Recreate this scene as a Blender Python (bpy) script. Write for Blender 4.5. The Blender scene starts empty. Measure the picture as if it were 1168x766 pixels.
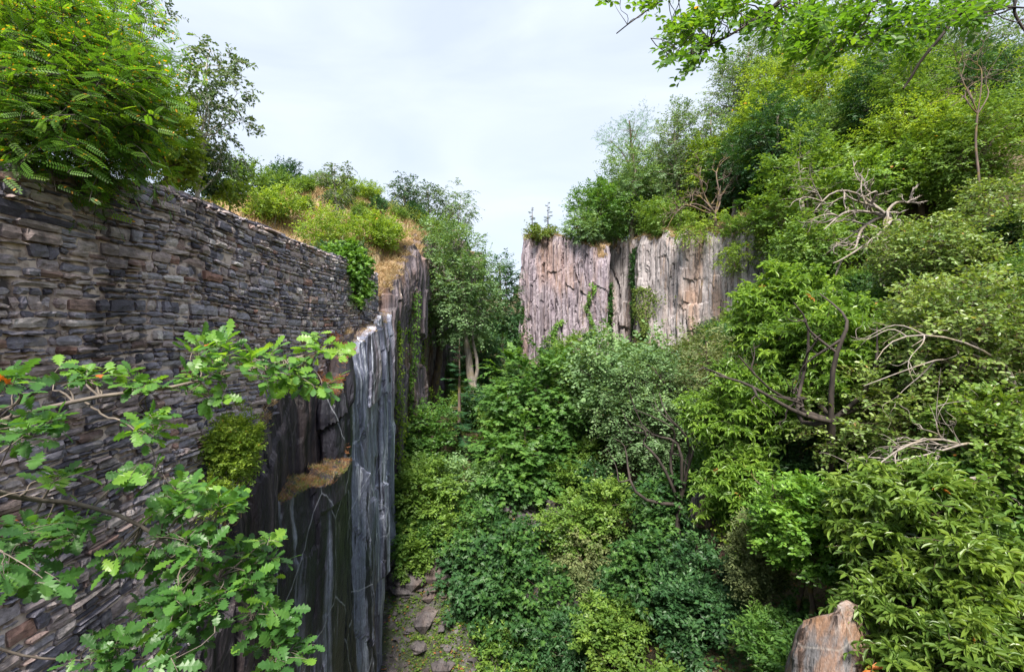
import bpy, math, random
import numpy as np
R = math.radians
# ------------------------------------------------------------------ camera, sky, sun, exposure
scn = bpy.context.scene
F = 584.0                                   # focal length in photograph pixels (18 mm on 36 mm)
cam_d = bpy.data.cameras.new("camera"); cam = bpy.data.objects.new("camera", cam_d)
scn.collection.objects.link(cam); scn.camera = cam
cam_d.sensor_width = 36; cam_d.lens = 18.0; cam_d.clip_end = 3000; cam_d.clip_start = 0.05
cam.location = (0, 0, 0); cam.rotation_euler = (R(90), 0, 0)
SUN_EL, SUN_AZ = R(47), R(-62)              # azimuth measured from +Y towards +X
w = bpy.data.worlds.new("World"); scn.world = w; w.use_nodes = True
nt = w.node_tree; nt.nodes.clear()
sky = nt.nodes.new('ShaderNodeTexSky'); sky.sky_type = 'NISHITA'; sky.sun_disc = False
sky.sun_elevation = SUN_EL; sky.sun_rotation = SUN_AZ
sky.air_density = 1.0; sky.dust_density = 1.0; sky.ozone_density = 1.5; sky.altitude = 300
tc = nt.nodes.new('ShaderNodeTexCoord')
mp = nt.nodes.new('ShaderNodeMapping'); mp.inputs['Scale'].default_value = (1.6, 1.6, 5.0)
nz = nt.nodes.new('ShaderNodeTexNoise'); nz.inputs['Scale'].default_value = 1.4; nz.inputs['Detail'].default_value = 6
nz.inputs['Distortion'].default_value = 0.6
rp = nt.nodes.new('ShaderNodeValToRGB')
rp.color_ramp.elements[0].position = 0.38; rp.color_ramp.elements[0].color = (0.76, 0.76, 0.76, 1)
rp.color_ramp.elements[1].position = 0.66; rp.color_ramp.elements[1].color = (0.97, 0.97, 0.97, 1)
mx = nt.nodes.new('ShaderNodeMixRGB'); mx.inputs['Color2'].default_value = (5.8, 6.4, 7.45, 1)   # thin high veil of cloud
bg = nt.nodes.new('ShaderNodeBackground'); bg.inputs['Strength'].default_value = 0.070
wo = nt.nodes.new('ShaderNodeOutputWorld')
L_ = nt.links.new
L_(tc.outputs['Generated'], mp.inputs['Vector']); L_(mp.outputs['Vector'], nz.inputs['Vector'])
L_(nz.outputs['Fac'], rp.inputs['Fac']); L_(rp.outputs['Color'], mx.inputs['Fac'])
L_(sky.outputs['Color'], mx.inputs['Color1']); L_(mx.outputs['Color'], bg.inputs['Color']); L_(bg.outputs[0], wo.inputs['Surface'])
sd = bpy.data.lights.new("sun", 'SUN'); sd.energy = 4.8; sd.angle = R(14); sd.color = (1.0, 0.94, 0.84)
so = bpy.data.objects.new("sun", sd); scn.collection.objects.link(so)
so.rotation_euler = (R(90) - SUN_EL, 0, -SUN_AZ + math.pi)
from mathutils import Vector
_dir = Vector((math.sin(SUN_AZ) * math.cos(SUN_EL), math.cos(SUN_AZ) * math.cos(SUN_EL), math.sin(SUN_EL)))
_dir = Vector((-0.06, -0.60, 0.80)).normalized()       # a little behind the camera, from the left
so.rotation_euler = _dir.to_track_quat('Z', 'Y').to_euler()
sky.sun_elevation = math.asin(_dir.z); sky.sun_rotation = math.atan2(_dir.x, _dir.y)
scn.view_settings.view_transform = 'Standard'; scn.view_settings.look = 'None'
scn.view_settings.gamma = 1.0; scn.view_settings.use_curve_mapping = False
scn.view_settings.exposure = 1.25
cy = scn.cycles
cy.max_bounces = 6; cy.diffuse_bounces = 3; cy.glossy_bounces = 2; cy.transmission_bounces = 3; cy.transparent_max_bounces = 4
cy.use_denoising = True; cy.caustics_reflective = False; cy.caustics_refractive = False

# ------------------------------------------------------------------ helpers
rng = np.random.default_rng(7)
COL = scn.collection

def P(u, v, Y): return np.array([(u - 584) / F * Y, Y, (383 - v) / F * Y])

def lerp(a, b, t): return a + (b - a) * t
def sstep(a, b, x):
    t = np.clip((x - a) / (b - a), 0, 1); return t * t * (3 - 2 * t)
def nrm(v): return v / np.maximum(np.linalg.norm(v, axis=-1, keepdims=True), 1e-9)

def _h(ix, iy, s):
    n = (ix * 374761393 + iy * 668265263 + s * 974634777) & 0x7fffffff
    n = ((n ^ (n >> 13)) * 1274126177) & 0x7fffffff
    n = n ^ (n >> 16)
    return (n & 0xffff) / 65535.0
def vn(x, y, s=0):
    x = np.asarray(x, float); y = np.asarray(y, float)
    x, y = np.broadcast_arrays(x, y)
    ix = np.floor(x).astype(np.int64); iy = np.floor(y).astype(np.int64)
    fx = x - ix; fy = y - iy; fx = fx * fx * (3 - 2 * fx); fy = fy * fy * (3 - 2 * fy)
    a = _h(ix, iy, s); b = _h(ix + 1, iy, s); c = _h(ix, iy + 1, s); d = _h(ix + 1, iy + 1, s)
    return (a * (1 - fx) + b * fx) * (1 - fy) + (c * (1 - fx) + d * fx) * fy
def fbm(x, y, s=0, o=4):
    r = 0; a = 0.5
    for k in range(o):
        r = r + a * (vn(np.asarray(x) * 2 ** k, np.asarray(y) * 2 ** k, s + k * 17) - 0.5); a *= 0.5
    return r

def mesh_np(name, V, Fc, mats, attrs=None, matidx=None, smooth=False):
    me = bpy.data.meshes.new(name)
    V = np.ascontiguousarray(V, dtype=np.float32); Fc = np.ascontiguousarray(Fc, dtype=np.int32)
    nf, k = Fc.shape
    me.vertices.add(len(V)); me.vertices.foreach_set('co', V.ravel())
    me.loops.add(nf * k); me.loops.foreach_set('vertex_index', Fc.ravel())
    me.polygons.add(nf)
    me.polygons.foreach_set('loop_start', np.arange(0, nf * k, k, dtype=np.int32))
    me.polygons.foreach_set('loop_total', np.full(nf, k, dtype=np.int32))
    for m in (mats if isinstance(mats, (list, tuple)) else [mats]): me.materials.append(m)
    if matidx is not None: me.polygons.foreach_set('material_index', np.asarray(matidx, dtype=np.int32))
    me.update(calc_edges=True)
    me.polygons.foreach_set('use_smooth', np.full(nf, bool(smooth)))
    for an, (dom, arr) in (attrs or {}).items():
        a = me.attributes.new(an, 'FLOAT', dom); a.data.foreach_set('value', np.ascontiguousarray(arr, dtype=np.float32))
    return me

def obj(name, me, parent=None, label=None, cat=None, group=None, kind=None):
    o = bpy.data.objects.new(name, me); COL.objects.link(o)
    if parent is not None: o.parent = parent
    if label: o['label'] = label
    if cat: o['category'] = cat
    if group: o['group'] = group
    if kind: o['kind'] = kind
    return o
def thing(name, loc, label, cat, group=None):
    o = obj(name, None, None, label, cat, group); o.location = tuple(float(c) for c in loc)
    o.empty_display_size = 0.2
    return o

def tubes(PL, RR, sides=5):
    """PL (N,S,3) polylines, RR (N,S) radii -> verts, quads"""
    PL = np.asarray(PL, float); RR = np.asarray(RR, float)
    N, S, _ = PL.shape
    T = np.empty_like(PL); T[:, 1:-1] = PL[:, 2:] - PL[:, :-2]; T[:, 0] = PL[:, 1] - PL[:, 0]; T[:, -1] = PL[:, -1] - PL[:, -2]
    T = nrm(T)
    ref = np.where(np.abs(T[:, :1, 2:3]) > 0.9, np.array([1., 0, 0]), np.array([0, 0, 1.])) * np.ones((N, S, 1))
    A = nrm(np.cross(T, ref)); B = np.cross(T, A)
    th = np.linspace(0, 2 * math.pi, sides, endpoint=False)
    V = PL[:, :, None] + RR[:, :, None, None] * (A[:, :, None] * np.cos(th)[None, None, :, None] + B[:, :, None] * np.sin(th)[None, None, :, None])
    V = V.reshape(-1, 3)
    i = np.arange(N)[:, None, None] * S * sides; j = np.arange(S - 1)[None, :, None] * sides; k = np.arange(sides)[None, None, :]
    k2 = (k + 1) % sides
    Q = np.stack([i + j + k, i + j + k2, i + j + sides + k2, i + j + sides + k], -1).reshape(-1, 4)
    return V, Q

class Bag:
    def __init__(s): s.V = []; s.Q = []; s.n = 0
    def add(s, V, Q):
        s.V.append(V); s.Q.append(Q + s.n); s.n += len(V)
    def get(s): return np.concatenate(s.V), np.concatenate(s.Q)

# ------------------------------------------------------------------ materials
def new_mat(name):
    m = bpy.data.materials.new(name); m.use_nodes = True
    t = m.node_tree; t.nodes.clear()
    return m, t, t.nodes.new, t.links.new
def ramp(N, cols, interp='LINEAR'):
    r = N('ShaderNodeValToRGB'); e = r.color_ramp; e.interpolation = interp
    while len(e.elements) > 1: e.elements.remove(e.elements[0])
    e.elements[0].position = cols[0][0]; e.elements[0].color = (*cols[0][1], 1)
    for p, c in cols[1:]:
        x = e.elements.new(p); x.color = (*c, 1)
    return r
def g(v): return (v, v, v)

LEAF_GAIN = 1.22
def leaf_mat(name, cols, trans=0.35, gloss=0.35, rough=0.45, tcol=None):
    m, t, N, L = new_mat(name)
    at = N('ShaderNodeAttribute'); at.attribute_name = 'tint'
    gn = LEAF_GAIN * (1.16 if name in ('chestnut_leaf', 'aspen_leaf', 'deep_chestnut_leaf', 'broad_leaf', 'yellow_green_leaf', 'grey_green_leaf', 'bright_ivy_leaf') else 1.0)
    cols = [(p, tuple(min(.5, q * gn) for q in c)) for p, c in cols]
    rp = ramp(N, cols); L(at.outputs['Fac'], rp.inputs['Fac'])
    pb = N('ShaderNodeBsdfPrincipled'); pb.inputs['Roughness'].default_value = rough; pb.inputs['Specular IOR Level'].default_value = gloss
    tr = N('ShaderNodeBsdfTranslucent')
    hs = N('ShaderNodeMixRGB'); hs.blend_type = 'MULTIPLY'; hs.inputs['Fac'].default_value = 1; hs.inputs['Color2'].default_value = (tcol or (1.9, 1.75, 0.7)) + (1,)
    L(rp.outputs[0], hs.inputs['Color1']); L(hs.outputs[0], tr.inputs['Color'])
    L(rp.outputs[0], pb.inputs['Base Color'])
    mx = N('ShaderNodeMixShader'); mx.inputs[0].default_value = trans
    L(pb.outputs[0], mx.inputs[1]); L(tr.outputs[0], mx.inputs[2])
    o = N('ShaderNodeOutputMaterial'); L(mx.outputs[0], o.inputs['Surface'])
    return m

LM = {}
LM['robinia'] = leaf_mat('robinia_leaf', [(0, (.035, .085, .012)), (.5, (.07, .16, .016)), (.85, (.12, .21, .02)), (.93, (.13, .21, .02)), (.97, (.42, .22, .02))], .5)
LM['oak'] = leaf_mat('oak_leaf', [(0, (.03, .085, .025)), (.5, (.055, .14, .03)), (.8, (.12, .24, .03)), (.96, (.17, .28, .04)), (.985, (.38, .10, .02))], .42, .4, .4)
LM['birch'] = leaf_mat('birch_leaf', [(0, (.03, .06, .025)), (.5, (.055, .10, .035)), (1, (.10, .15, .045))], .3)
LM['grey'] = leaf_mat('grey_green_leaf', [(0, (.045, .085, .035)), (.5, (.085, .15, .06)), (1, (.15, .23, .09))], .3)
LM['yellow'] = leaf_mat('yellow_green_leaf', [(0, (.06, .11, .018)), (.5, (.12, .19, .025)), (.95, (.20, .27, .035)), (.985, (.35, .20, .05))], .4)
LM['broad'] = leaf_mat('broad_leaf', [(0, (.045, .09, .018)), (.5, (.08, .145, .025)), (1, (.14, .21, .035))], .35)
LM['maple'] = leaf_mat('maple_leaf', [(0, (.032, .078, .020)), (.5, (.062, .140, .030)), (1, (.115, .21, .04))], .4)
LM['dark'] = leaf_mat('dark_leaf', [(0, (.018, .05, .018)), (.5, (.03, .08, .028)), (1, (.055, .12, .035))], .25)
LM['ivy'] = leaf_mat('ivy_leaf', [(0, (.015, .045, .014)), (.5, (.03, .08, .020)), (1, (.07, .145, .028))], .25, .3, .45)
LM['brightivy'] = leaf_mat('bright_ivy_leaf', [(0, (.04, .095, .014)), (.5, (.075, .16, .022)), (1, (.14, .24, .036))], .35, .4, .4)
LM['chestnut'] = leaf_mat('chestnut_leaf', [(0, (.05, .10, .02)), (.5, (.10, .18, .028)), (.95, (.17, .26, .04)), (.985, (.30, .16, .05))], .38, .45, .4)
LM['chestnut2'] = leaf_mat('deep_chestnut_leaf', [(0, (.045, .09, .018)), (.5, (.085, .145, .025)), (.95, (.14, .205, .035)), (.985, (.33, .12, .03))], .35, .5, .38)
LM['aspen'] = leaf_mat('aspen_leaf', [(0, (.055, .10, .022)), (.5, (.10, .155, .035)), (.93, (.155, .21, .05)), (.975, (.30, .20, .08))], .33, .5, .38)
LM['fir'] = leaf_mat('fir_needle', [(0, (.018, .055, .025)), (.5, (.03, .085, .035)), (1, (.05, .12, .04))], .15, .2, .6)
LM['spruce'] = leaf_mat('spruce_needle', [(0, (.03, .09, .018)), (.5, (.055, .15, .022)), (1, (.09, .21, .03))], .25, .2, .6)
LM['dry'] = leaf_mat('dry_grass_blade', [(0, (.20, .13, .06)), (.5, (.34, .24, .13)), (1, (.46, .36, .22))], .3, .1, .8, (1.1, 1.0, .8))
LM['brown'] = leaf_mat('dead_leaf', [(0, (.16, .06, .03)), (.5, (.30, .13, .06)), (1, (.42, .24, .10))], .3, .1, .8, (1.2, 1.0, .7))
LM['grass'] = leaf_mat('grass_blade', [(0, (.06, .10, .02)), (.5, (.11, .16, .035)), (1, (.22, .24, .08))], .35, .2, .6)
LM['heath'] = leaf_mat('heath_leaf', [(0, (.06, .08, .035)), (.5, (.11, .14, .055)), (1, (.17, .19, .08))], .25, .2, .6)

def bark_mat(name, cols, sc=9.0, stretch=.25, moss=0.0):
    m, t, N, L = new_mat(name)
    tc = N('ShaderNodeTexCoord'); mp = N('ShaderNodeMapping'); mp.inputs['Scale'].default_value = (1, 1, stretch)
    nz = N('ShaderNodeTexNoise'); nz.inputs['Scale'].default_value = sc; nz.inputs['Detail'].default_value = 5
    L(tc.outputs['Object'], mp.inputs[0]); L(mp.outputs[0], nz.inputs['Vector'])
    rp = ramp(N, cols); L(nz.outputs['Fac'], rp.inputs['Fac'])
    n2 = N('ShaderNodeTexNoise'); n2.inputs['Scale'].default_value = 2.2
    L(tc.outputs['Object'], n2.inputs['Vector'])
    r2 = ramp(N, [(.52, g(0)), (.62, g(moss))]); L(n2.outputs['Fac'], r2.inputs['Fac'])
    mm = N('ShaderNodeMixRGB'); mm.inputs['Color2'].default_value = (.20, .15, .02, 1)
    L(r2.outputs[0], mm.inputs[0]); L(rp.outputs[0], mm.inputs['Color1'])
    pb = N('ShaderNodeBsdfPrincipled'); pb.inputs['Roughness'].default_value = .85; L(mm.outputs[0], pb.inputs['Base Color'])
    bp = N('ShaderNodeBump'); bp.inputs['Strength'].default_value = .5; bp.inputs['Distance'].default_value = .02
    L(nz.outputs['Fac'], bp.inputs['Height']); L(bp.outputs[0], pb.inputs['Normal'])
    o = N('ShaderNodeOutputMaterial'); L(pb.outputs[0], o.inputs[0])
    return m
BK = {}
BK['brown'] = bark_mat('brown_bark', [(.3, (.05, .035, .028)), (.7, (.14, .10, .08))], moss=.5)
BK['dark'] = bark_mat('dark_bark', [(.3, (.018, .014, .012)), (.7, (.06, .045, .038))], moss=.0)
BK['grey'] = bark_mat('grey_bark', [(.3, (.12, .10, .09)), (.7, (.30, .26, .23))], moss=.25)
BK['pale'] = bark_mat('pale_birch_bark', [(.35, (.10, .09, .085)), (.5, (.42, .40, .37)), (.7, (.58, .55, .52))], 5, 2.5)
BK['oak'] = bark_mat('oak_twig_bark', [(.3, (.07, .055, .045)), (.7, (.20, .165, .14))], 14, .6)

# ------------------------------------------------------------------ leaf templates (x along the leaf, z = normal)
def tri(vs, fs): return np.array(vs, float), np.array(fs, int)
TP = {}
TP['simple'] = tri([(0, 0, 0), (.45, .27, .07), (1, 0, -.08), (.45, -.27, .07)], [(0, 2, 1), (0, 3, 2)])
TP['oval'] = tri([(0, 0, 0), (.3, .27, .05), (.75, .24, .03), (1, 0, -.05), (.75, -.24, .03), (.3, -.27, .05)], [(0, 3, 2), (0, 2, 1), (0, 5, 4), (0, 4, 3)])
TP['long'] = tri([(0, 0, 0), (.3, .13, .05), (.7, .14, .02), (1, 0, -.12), (.7, -.14, .02), (.3, -.13, .05)], [(0, 3, 2), (0, 2, 1), (0, 5, 4), (0, 4, 3)])
TP['needle'] = tri([(0, -.05, 0), (.6, -.06, .0), (1, 0, -.03), (.6, .06, .0), (0, .05, 0)], [(0, 1, 4), (1, 3, 4), (1, 2, 3)])
TP['blade'] = tri([(0, -.03, 0), (0, .03, 0), (.55, .022, .06), (1, 0, .0), (.55, -.022, .06)], [(0, 1, 2), (0, 2, 4), (4, 2, 3)])
# five-lobed leaf
def _maple():
    a = [(.0, .0), (.12, .2), (.02, .42), (.3, .33), (.5, .52), (.55, .2), (1, 0)]
    o = a + [(x, -y) for x, y in a[-2:0:-1]]
    vs = [(.25, 0, .05)] + [(x, y, -.12 * abs(y) - .05 * x) for x, y in o]
    n = len(o); fs = [(0, 1 + (i + 1) % n, 1 + i) for i in range(n)]
    return tri(vs, fs)
TP['lobed'] = _maple()
def _oak():
    e = [(.0, .015), (.14, .05), (.22, .17), (.31, .08), (.40, .25), (.50, .13), (.60, .32), (.70, .17), (.80, .25), (.88, .14), (.97, .11), (1.0, .0)]
    vs = []; fs = []
    for x, y in e:
        c = -.22 * (x - .35) ** 2
        vs += [(x, 0, c), (x, y, c + .22 * y - .5 * y * y), (x, -y, c + .22 * y - .5 * y * y)]
    for i in range(len(e) - 1):
        a = 3 * i
        fs += [(a, a + 3, a + 4), (a, a + 4, a + 1), (a, a + 2, a + 5), (a, a + 5, a + 3)]
    return tri(vs, fs)
TP['oak'] = _oak()
def _pinnate(pairs=8):
    vs = [(0, -.008, 0), (0, .008, 0), (1, 0, -.15)]; fs = [(0, 2, 1)]
    def leaflet(px, pz, ang, s):
        c, sn = math.cos(ang), math.sin(ang); b = len(vs)
        for x, y, z in [(0, 0, 0), (.35, .22, .03), (.8, .2, .03), (1, 0, -.02), (.8, -.2, .03), (.35, -.22, .03)]:
            vs.append((px + s * (x * c - y * sn), s * (x * sn + y * c), pz + s * z - s * .1 * x))
        fs.extend([(b, b + 3, b + 2), (b, b + 2, b + 1), (b, b + 5, b + 4), (b, b + 4, b + 3)])
    for i in range(pairs):
        x = .14 + .80 * i / (pairs - 1)
        for s_ in (-1, 1): leaflet(x, -.15 * x * x, s_ * R(72), .21 - .04 * abs(i - 3.5) / 4)
    leaflet(1, -.15, 0, .18)
    return tri(vs, fs)
TP['pinnate'] = _pinnate()
def _rosette(n=6):
    vs = []; fs = []
    for i in range(n):
        a = 2 * math.pi * i / n + .3 * ((i * 7) % 3); tl = -.25 + .18 * ((i * 5) % 3)
        c, s = math.cos(a), math.sin(a); b = len(vs); sc = .8 + .1 * ((i * 3) % 4)
        for x, y, z in [(.05, 0, 0), (.35, .13, .10), (.75, .13, .06), (1, 0, -.10), (.75, -.13, .06), (.35, -.13, .10)]:
            x *= sc; y *= sc
            vs.append((x * c - y * s, x * s + y * c, z + x * -tl * .8 - .25 * x * x))
        fs += [(b, b + 3, b + 2), (b, b + 2, b + 1), (b, b + 5, b + 4), (b, b + 4, b + 3)]
    return tri(vs, fs)
TP['rosette'] = _rosette()
def _fan(n=7):            # a flat spray of needles on one twig
    vs = [(0, -.012, 0), (0, .012, 0), (1, 0, -.05)]; fs = [(0, 2, 1)]
    for i in range(n):
        x = .1 + .85 * i / (n - 1); s = .34 * (1 - .45 * x)
        for k in (-1, 1):
            b = len(vs); dx = s * .75; dy = k * s
            vs.extend([(x - .035, 0, 0), (x + .035, 0, 0), (x + dx, dy, -.06)]); fs.append((b, b + 1, b + 2) if k < 0 else (b, b + 2, b + 1))
    return tri(vs, fs)
TP['fan'] = _fan()

def stamp(tp, pos, axis, norm, size, tint):
    tv, tf = TP[tp]
    X = nrm(axis); Z = nrm(norm - X * np.sum(norm * X, -1, keepdims=True)); Y = np.cross(Z, X)
    k = len(tv); n = len(pos)
    tvv = np.broadcast_to(tv, (n, k, 3))
    V = pos[:, None] + size[:, None, None] * (tvv[..., 0:1] * X[:, None] + tvv[..., 1:2] * Y[:, None] + tvv[..., 2:3] * Z[:, None])
    Fc = (tf[None] + (np.arange(n) * k)[:, None, None]).reshape(-1, 3)
    return V.reshape(-1, 3), Fc, np.repeat(tint, len(tf))

class Leaves:
    def __init__(s): s.V = []; s.F = []; s.T = []; s.n = 0
    def add(s, *a):
        V, Fc, T = stamp(*a); s.V.append(V); s.F.append(Fc + s.n); s.T.append(T); s.n += len(V)
    def mesh(s, name, mat): return mesh_np(name, np.concatenate(s.V), np.concatenate(s.F), mat, {'tint': ('FACE', np.concatenate(s.T))})

def sprays(rg, C, out, rad, tw, m, tp, size, droop=.25, flat=.5, spread=.7, side=.85, upn=1.0, tintc=None, jit=.35, L=None, twigs=None, tr=.004, up=0.15):
    """C (K,3) clump centres; twigs radiate from each and carry leaves on both sides"""
    K = len(C); n = K * tw
    Cc = np.repeat(C, tw, 0); O = np.repeat(out, tw, 0); Rr = np.repeat(rad, tw)
    d = O * .75 + rg.normal(size=(n, 3)) * spread * np.array([1, 1, flat]); d[:, 2] += up; d = nrm(d)
    ln = Rr * rg.uniform(.55, 1.25, n)
    st = Cc + rg.normal(size=(n, 3)) * (Rr * .18)[:, None]
    t = (np.arange(m) + .6) / m
    t = np.clip(t[None] + rg.uniform(-.4, .4, (n, m)) / m, .05, 1)
    pos = st[:, None] + d[:, None] * (ln[:, None] * t)[..., None]
    pos[..., 2] -= droop * ln[:, None] * t ** 2
    tang = d[:, None] * np.ones((1, m, 1)); tang[..., 2] -= 2 * droop * t
    tang = nrm(tang)
    upv = np.array([0, 0, 1.]); lat = nrm(np.cross(tang, upv + rg.normal(size=(n, 1, 3)) * .25))
    sg = np.where(np.arange(m) % 2 == 0, 1., -1.)[None, :, None]
    ax = nrm(tang * (1 - side * .6) + lat * sg * side + rg.normal(size=(n, m, 3)) * jit * .6)
    nm = np.cross(lat, tang); nm *= np.sign(nm[..., 2:3] + 1e-6)
    nm = nrm(nm * upn + rg.normal(size=(n, m, 3)) * jit + O[:, None] * .25)
    N = n * m
    tb = (tintc if tintc is not None else rg.uniform(.3, .7, K))
    ti = np.clip(np.repeat(tb, tw * m) + rg.normal(size=N) * .16, 0, .93)
    ti = np.where(rg.random(N) < (.0 if tp == 'pinnate' else .0025), .99, ti)
    L.add(tp, pos.reshape(-1, 3), ax.reshape(-1, 3), nm.reshape(-1, 3), size * rg.uniform(.6, 1.25, N), ti)
    if tp == 'pinnate':                                              # single yellowed leaflets
        T = L.T[-1].reshape(N, -1); sel = rg.random((N, 17)) < .03
        for q in range(17): T[:, 1 + 4 * q: 5 + 4 * q] = np.where(sel[:, q:q + 1], .985, T[:, 1 + 4 * q: 5 + 4 * q])
        L.T[-1] = T.ravel()
    if twigs is not None:
        S = 4; tt = np.linspace(0, 1, S)
        pl = st[:, None] + d[:, None] * (ln[:, None] * tt)[..., None]; pl[..., 2] -= droop * ln[:, None] * tt ** 2
        twigs.add(*tubes(pl, np.broadcast_to(tr * (1 - .6 * tt), (n, S)), 3))

def curve_pts(rg, a, b, S, bow=.12, sag=0.0):
    """N polylines from a (N,3) to b (N,3)"""
    t = np.linspace(0, 1, S)[None, :, None]
    n = len(a); d = b - a; ln = np.linalg.norm(d, axis=1)[:, None, None]
    w1 = rg.normal(size=(n, 1, 3)); w2 = rg.normal(size=(n, 1, 3))
    p = a[:, None] + d[:, None] * t + bow * ln * (w1 * np.sin(math.pi * t) + .5 * w2 * np.sin(2 * math.pi * t))
    p[..., 2:3] += sag * ln * np.sin(math.pi * t)
    return p

# ------------------------------------------------------------------ terrain height
def smax(a, b, k=1.5):
    h = np.clip(.5 + .5 * (a - b) / k, 0, 1); return b + (a - b) * h + k * h * (1 - h)
def XL(y): return np.interp(y, [-60, 0, 20, 24, 48, 58, 90], [-7.2, -6.9, -6.4, -6.4, -6.1, -5.6, -14])
def RIM(y): return np.interp(y, [-60, 4, 8, 18, 20.4, 24, 27, 33, 42, 55, 75, 120], [1.0, 1.2, 2.2, 2.25, 2.0, 2.6, 4.4, 6.8, 8.4, 8.8, 7, 5])
def YC(x): return np.interp(x, [-40, -5, 1.7, 2.3, 8.1, 8.9, 11.6, 12.3, 18.8, 24, 40], [130, 100, 90, 52.0, 49.6, 53.0, 53.0, 47.8, 38.2, 34.5, 30])
def ground(x, y):
    x = np.asarray(x, float); y = np.asarray(y, float)
    d = XL(y) - x
    HL = RIM(y) + (1.4 + 2.0 * sstep(18, 30, y)) * (1 - np.exp(-np.maximum(d, 0) * .16)) * 1.1 + fbm(x * .25, y * .25, 3) * 1.2 * sstep(.5, 4, d) - 3.2 * sstep(6, 20, d) * sstep(20, 30, y)
    HF = np.interp(y, [-60, 8, 14, 18, 22, 26, 32, 45, 60, 75, 100, 160], [-18, -18, -16.2, -13.2, -9.8, -7.4, -6.0, -4, 0, 4, 7, 6])
    HR = np.interp(x, [-3, 2, 5, 8, 12, 15, 20, 24, 30, 40, 60, 100, 200], [-20, -15, -9.5, -7, -3.8, -1.3, 2.2, 4.6, 7.2, 10, 13, 16, 14])
    fl = smax(HF, HR) + fbm(x * .3, y * .3, 11) * 1.6 + fbm(x * .9, y * .9, 5) * .5
    HP = 8.3 + np.clip((y - YC(x)) * .12, 0, 3) + np.clip((x - 14) * .22, 0, 5) - 1.6 * sstep(3.5, 7.5, x) * sstep(10, 9, x) * sstep(6, 0, y - YC(x)) + fbm(x * .25, y * .25, 9) * 1.0
    fl = np.where((y > YC(x)) & (x > .0), np.maximum(fl, HP), fl)
    r = np.where(d > 0, np.maximum(HL, -99), fl)
    # footing under the viewpoint
    dc = np.hypot(x - 1, y + 4)
    k = 1 - sstep(5.0, 8.5, dc)
    r = np.where(d > 0, r, lerp(r, -1.75 + fbm(x, y, 8) * .2, k))
    far = sstep(140, 400, np.hypot(x, y))
    return lerp(r, 2.0 + fbm(x * .01, y * .01, 21) * 14, far)

def ground_mat():
    m, t, N, L = new_mat('ground_soil')
    ge = N('ShaderNodeNewGeometry')
    n1 = N('ShaderNodeTexNoise'); n1.inputs['Scale'].default_value = .9; n1.inputs['Detail'].default_value = 8; n1.inputs['Roughness'].default_value = .65
    n2 = N('ShaderNodeTexNoise'); n2.inputs['Scale'].default_value = 14; n2.inputs['Detail'].default_value = 6
    vo = N('ShaderNodeTexVoronoi'); vo.inputs['Scale'].default_value = 11
    for n in (n1, n2, vo): L(ge.outputs['Position'], n.inputs['Vector'])
    r1 = ramp(N, [(.3, (.04, .035, .03)), (.45, (.075, .06, .04)), (.55, (.05, .065, .02)), (.7, (.10, .08, .06))])
    L(n1.outputs['Fac'], r1.inputs['Fac'])
    r2 = ramp(N, [(0, (.06, .035, .02)), (.5, (.20, .12, .07)), (1, (.32, .24, .16))]); L(vo.outputs['Color'], r2.inputs['Fac'])
    mx = N('ShaderNodeMixRGB'); mx.inputs['Fac'].default_value = .3; L(r1.outputs[0], mx.inputs['Color1']); L(r2.outputs[0], mx.inputs['Color2'])
    at = N('ShaderNodeAttribute'); at.attribute_name = 'dry'
    r3 = ramp(N, [(.3, (.16, .11, .055)), (.6, (.34, .25, .15)), (.75, (.14, .15, .05))]); L(n2.outputs['Fac'], r3.inputs['Fac'])
    a2 = N('ShaderNodeAttribute'); a2.attribute_name = 'rock'
    r4 = ramp(N, [(.3, (.045, .04, .045)), (.5, (.12, .11, .115)), (.62, (.07, .065, .04)), (.75, (.22, .20, .20))]); L(n2.outputs['Fac'], r4.inputs['Fac'])
    m0 = N('ShaderNodeMixRGB'); L(a2.outputs['Fac'], m0.inputs['Fac']); L(mx.outputs[0], m0.inputs['Color1']); L(r4.outputs[0], m0.inputs['Color2'])
    m2 = N('ShaderNodeMixRGB'); L(at.outputs['Fac'], m2.inputs['Fac']); L(m0.outputs[0], m2.inputs['Color1']); L(r3.outputs[0], m2.inputs['Color2'])
    pb = N('ShaderNodeBsdfPrincipled'); pb.inputs['Roughness'].default_value = .95; L(m2.outputs[0], pb.inputs['Base Color'])
    bp = N('ShaderNodeBump'); bp.inputs['Strength'].default_value = .8; bp.inputs['Distance'].default_value = .12
    L(n2.outputs['Fac'], bp.inputs['Height']); L(bp.outputs[0], pb.inputs['Normal'])
    o = N('ShaderNodeOutputMaterial'); L(pb.outputs[0], o.inputs[0])
    return m

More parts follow.
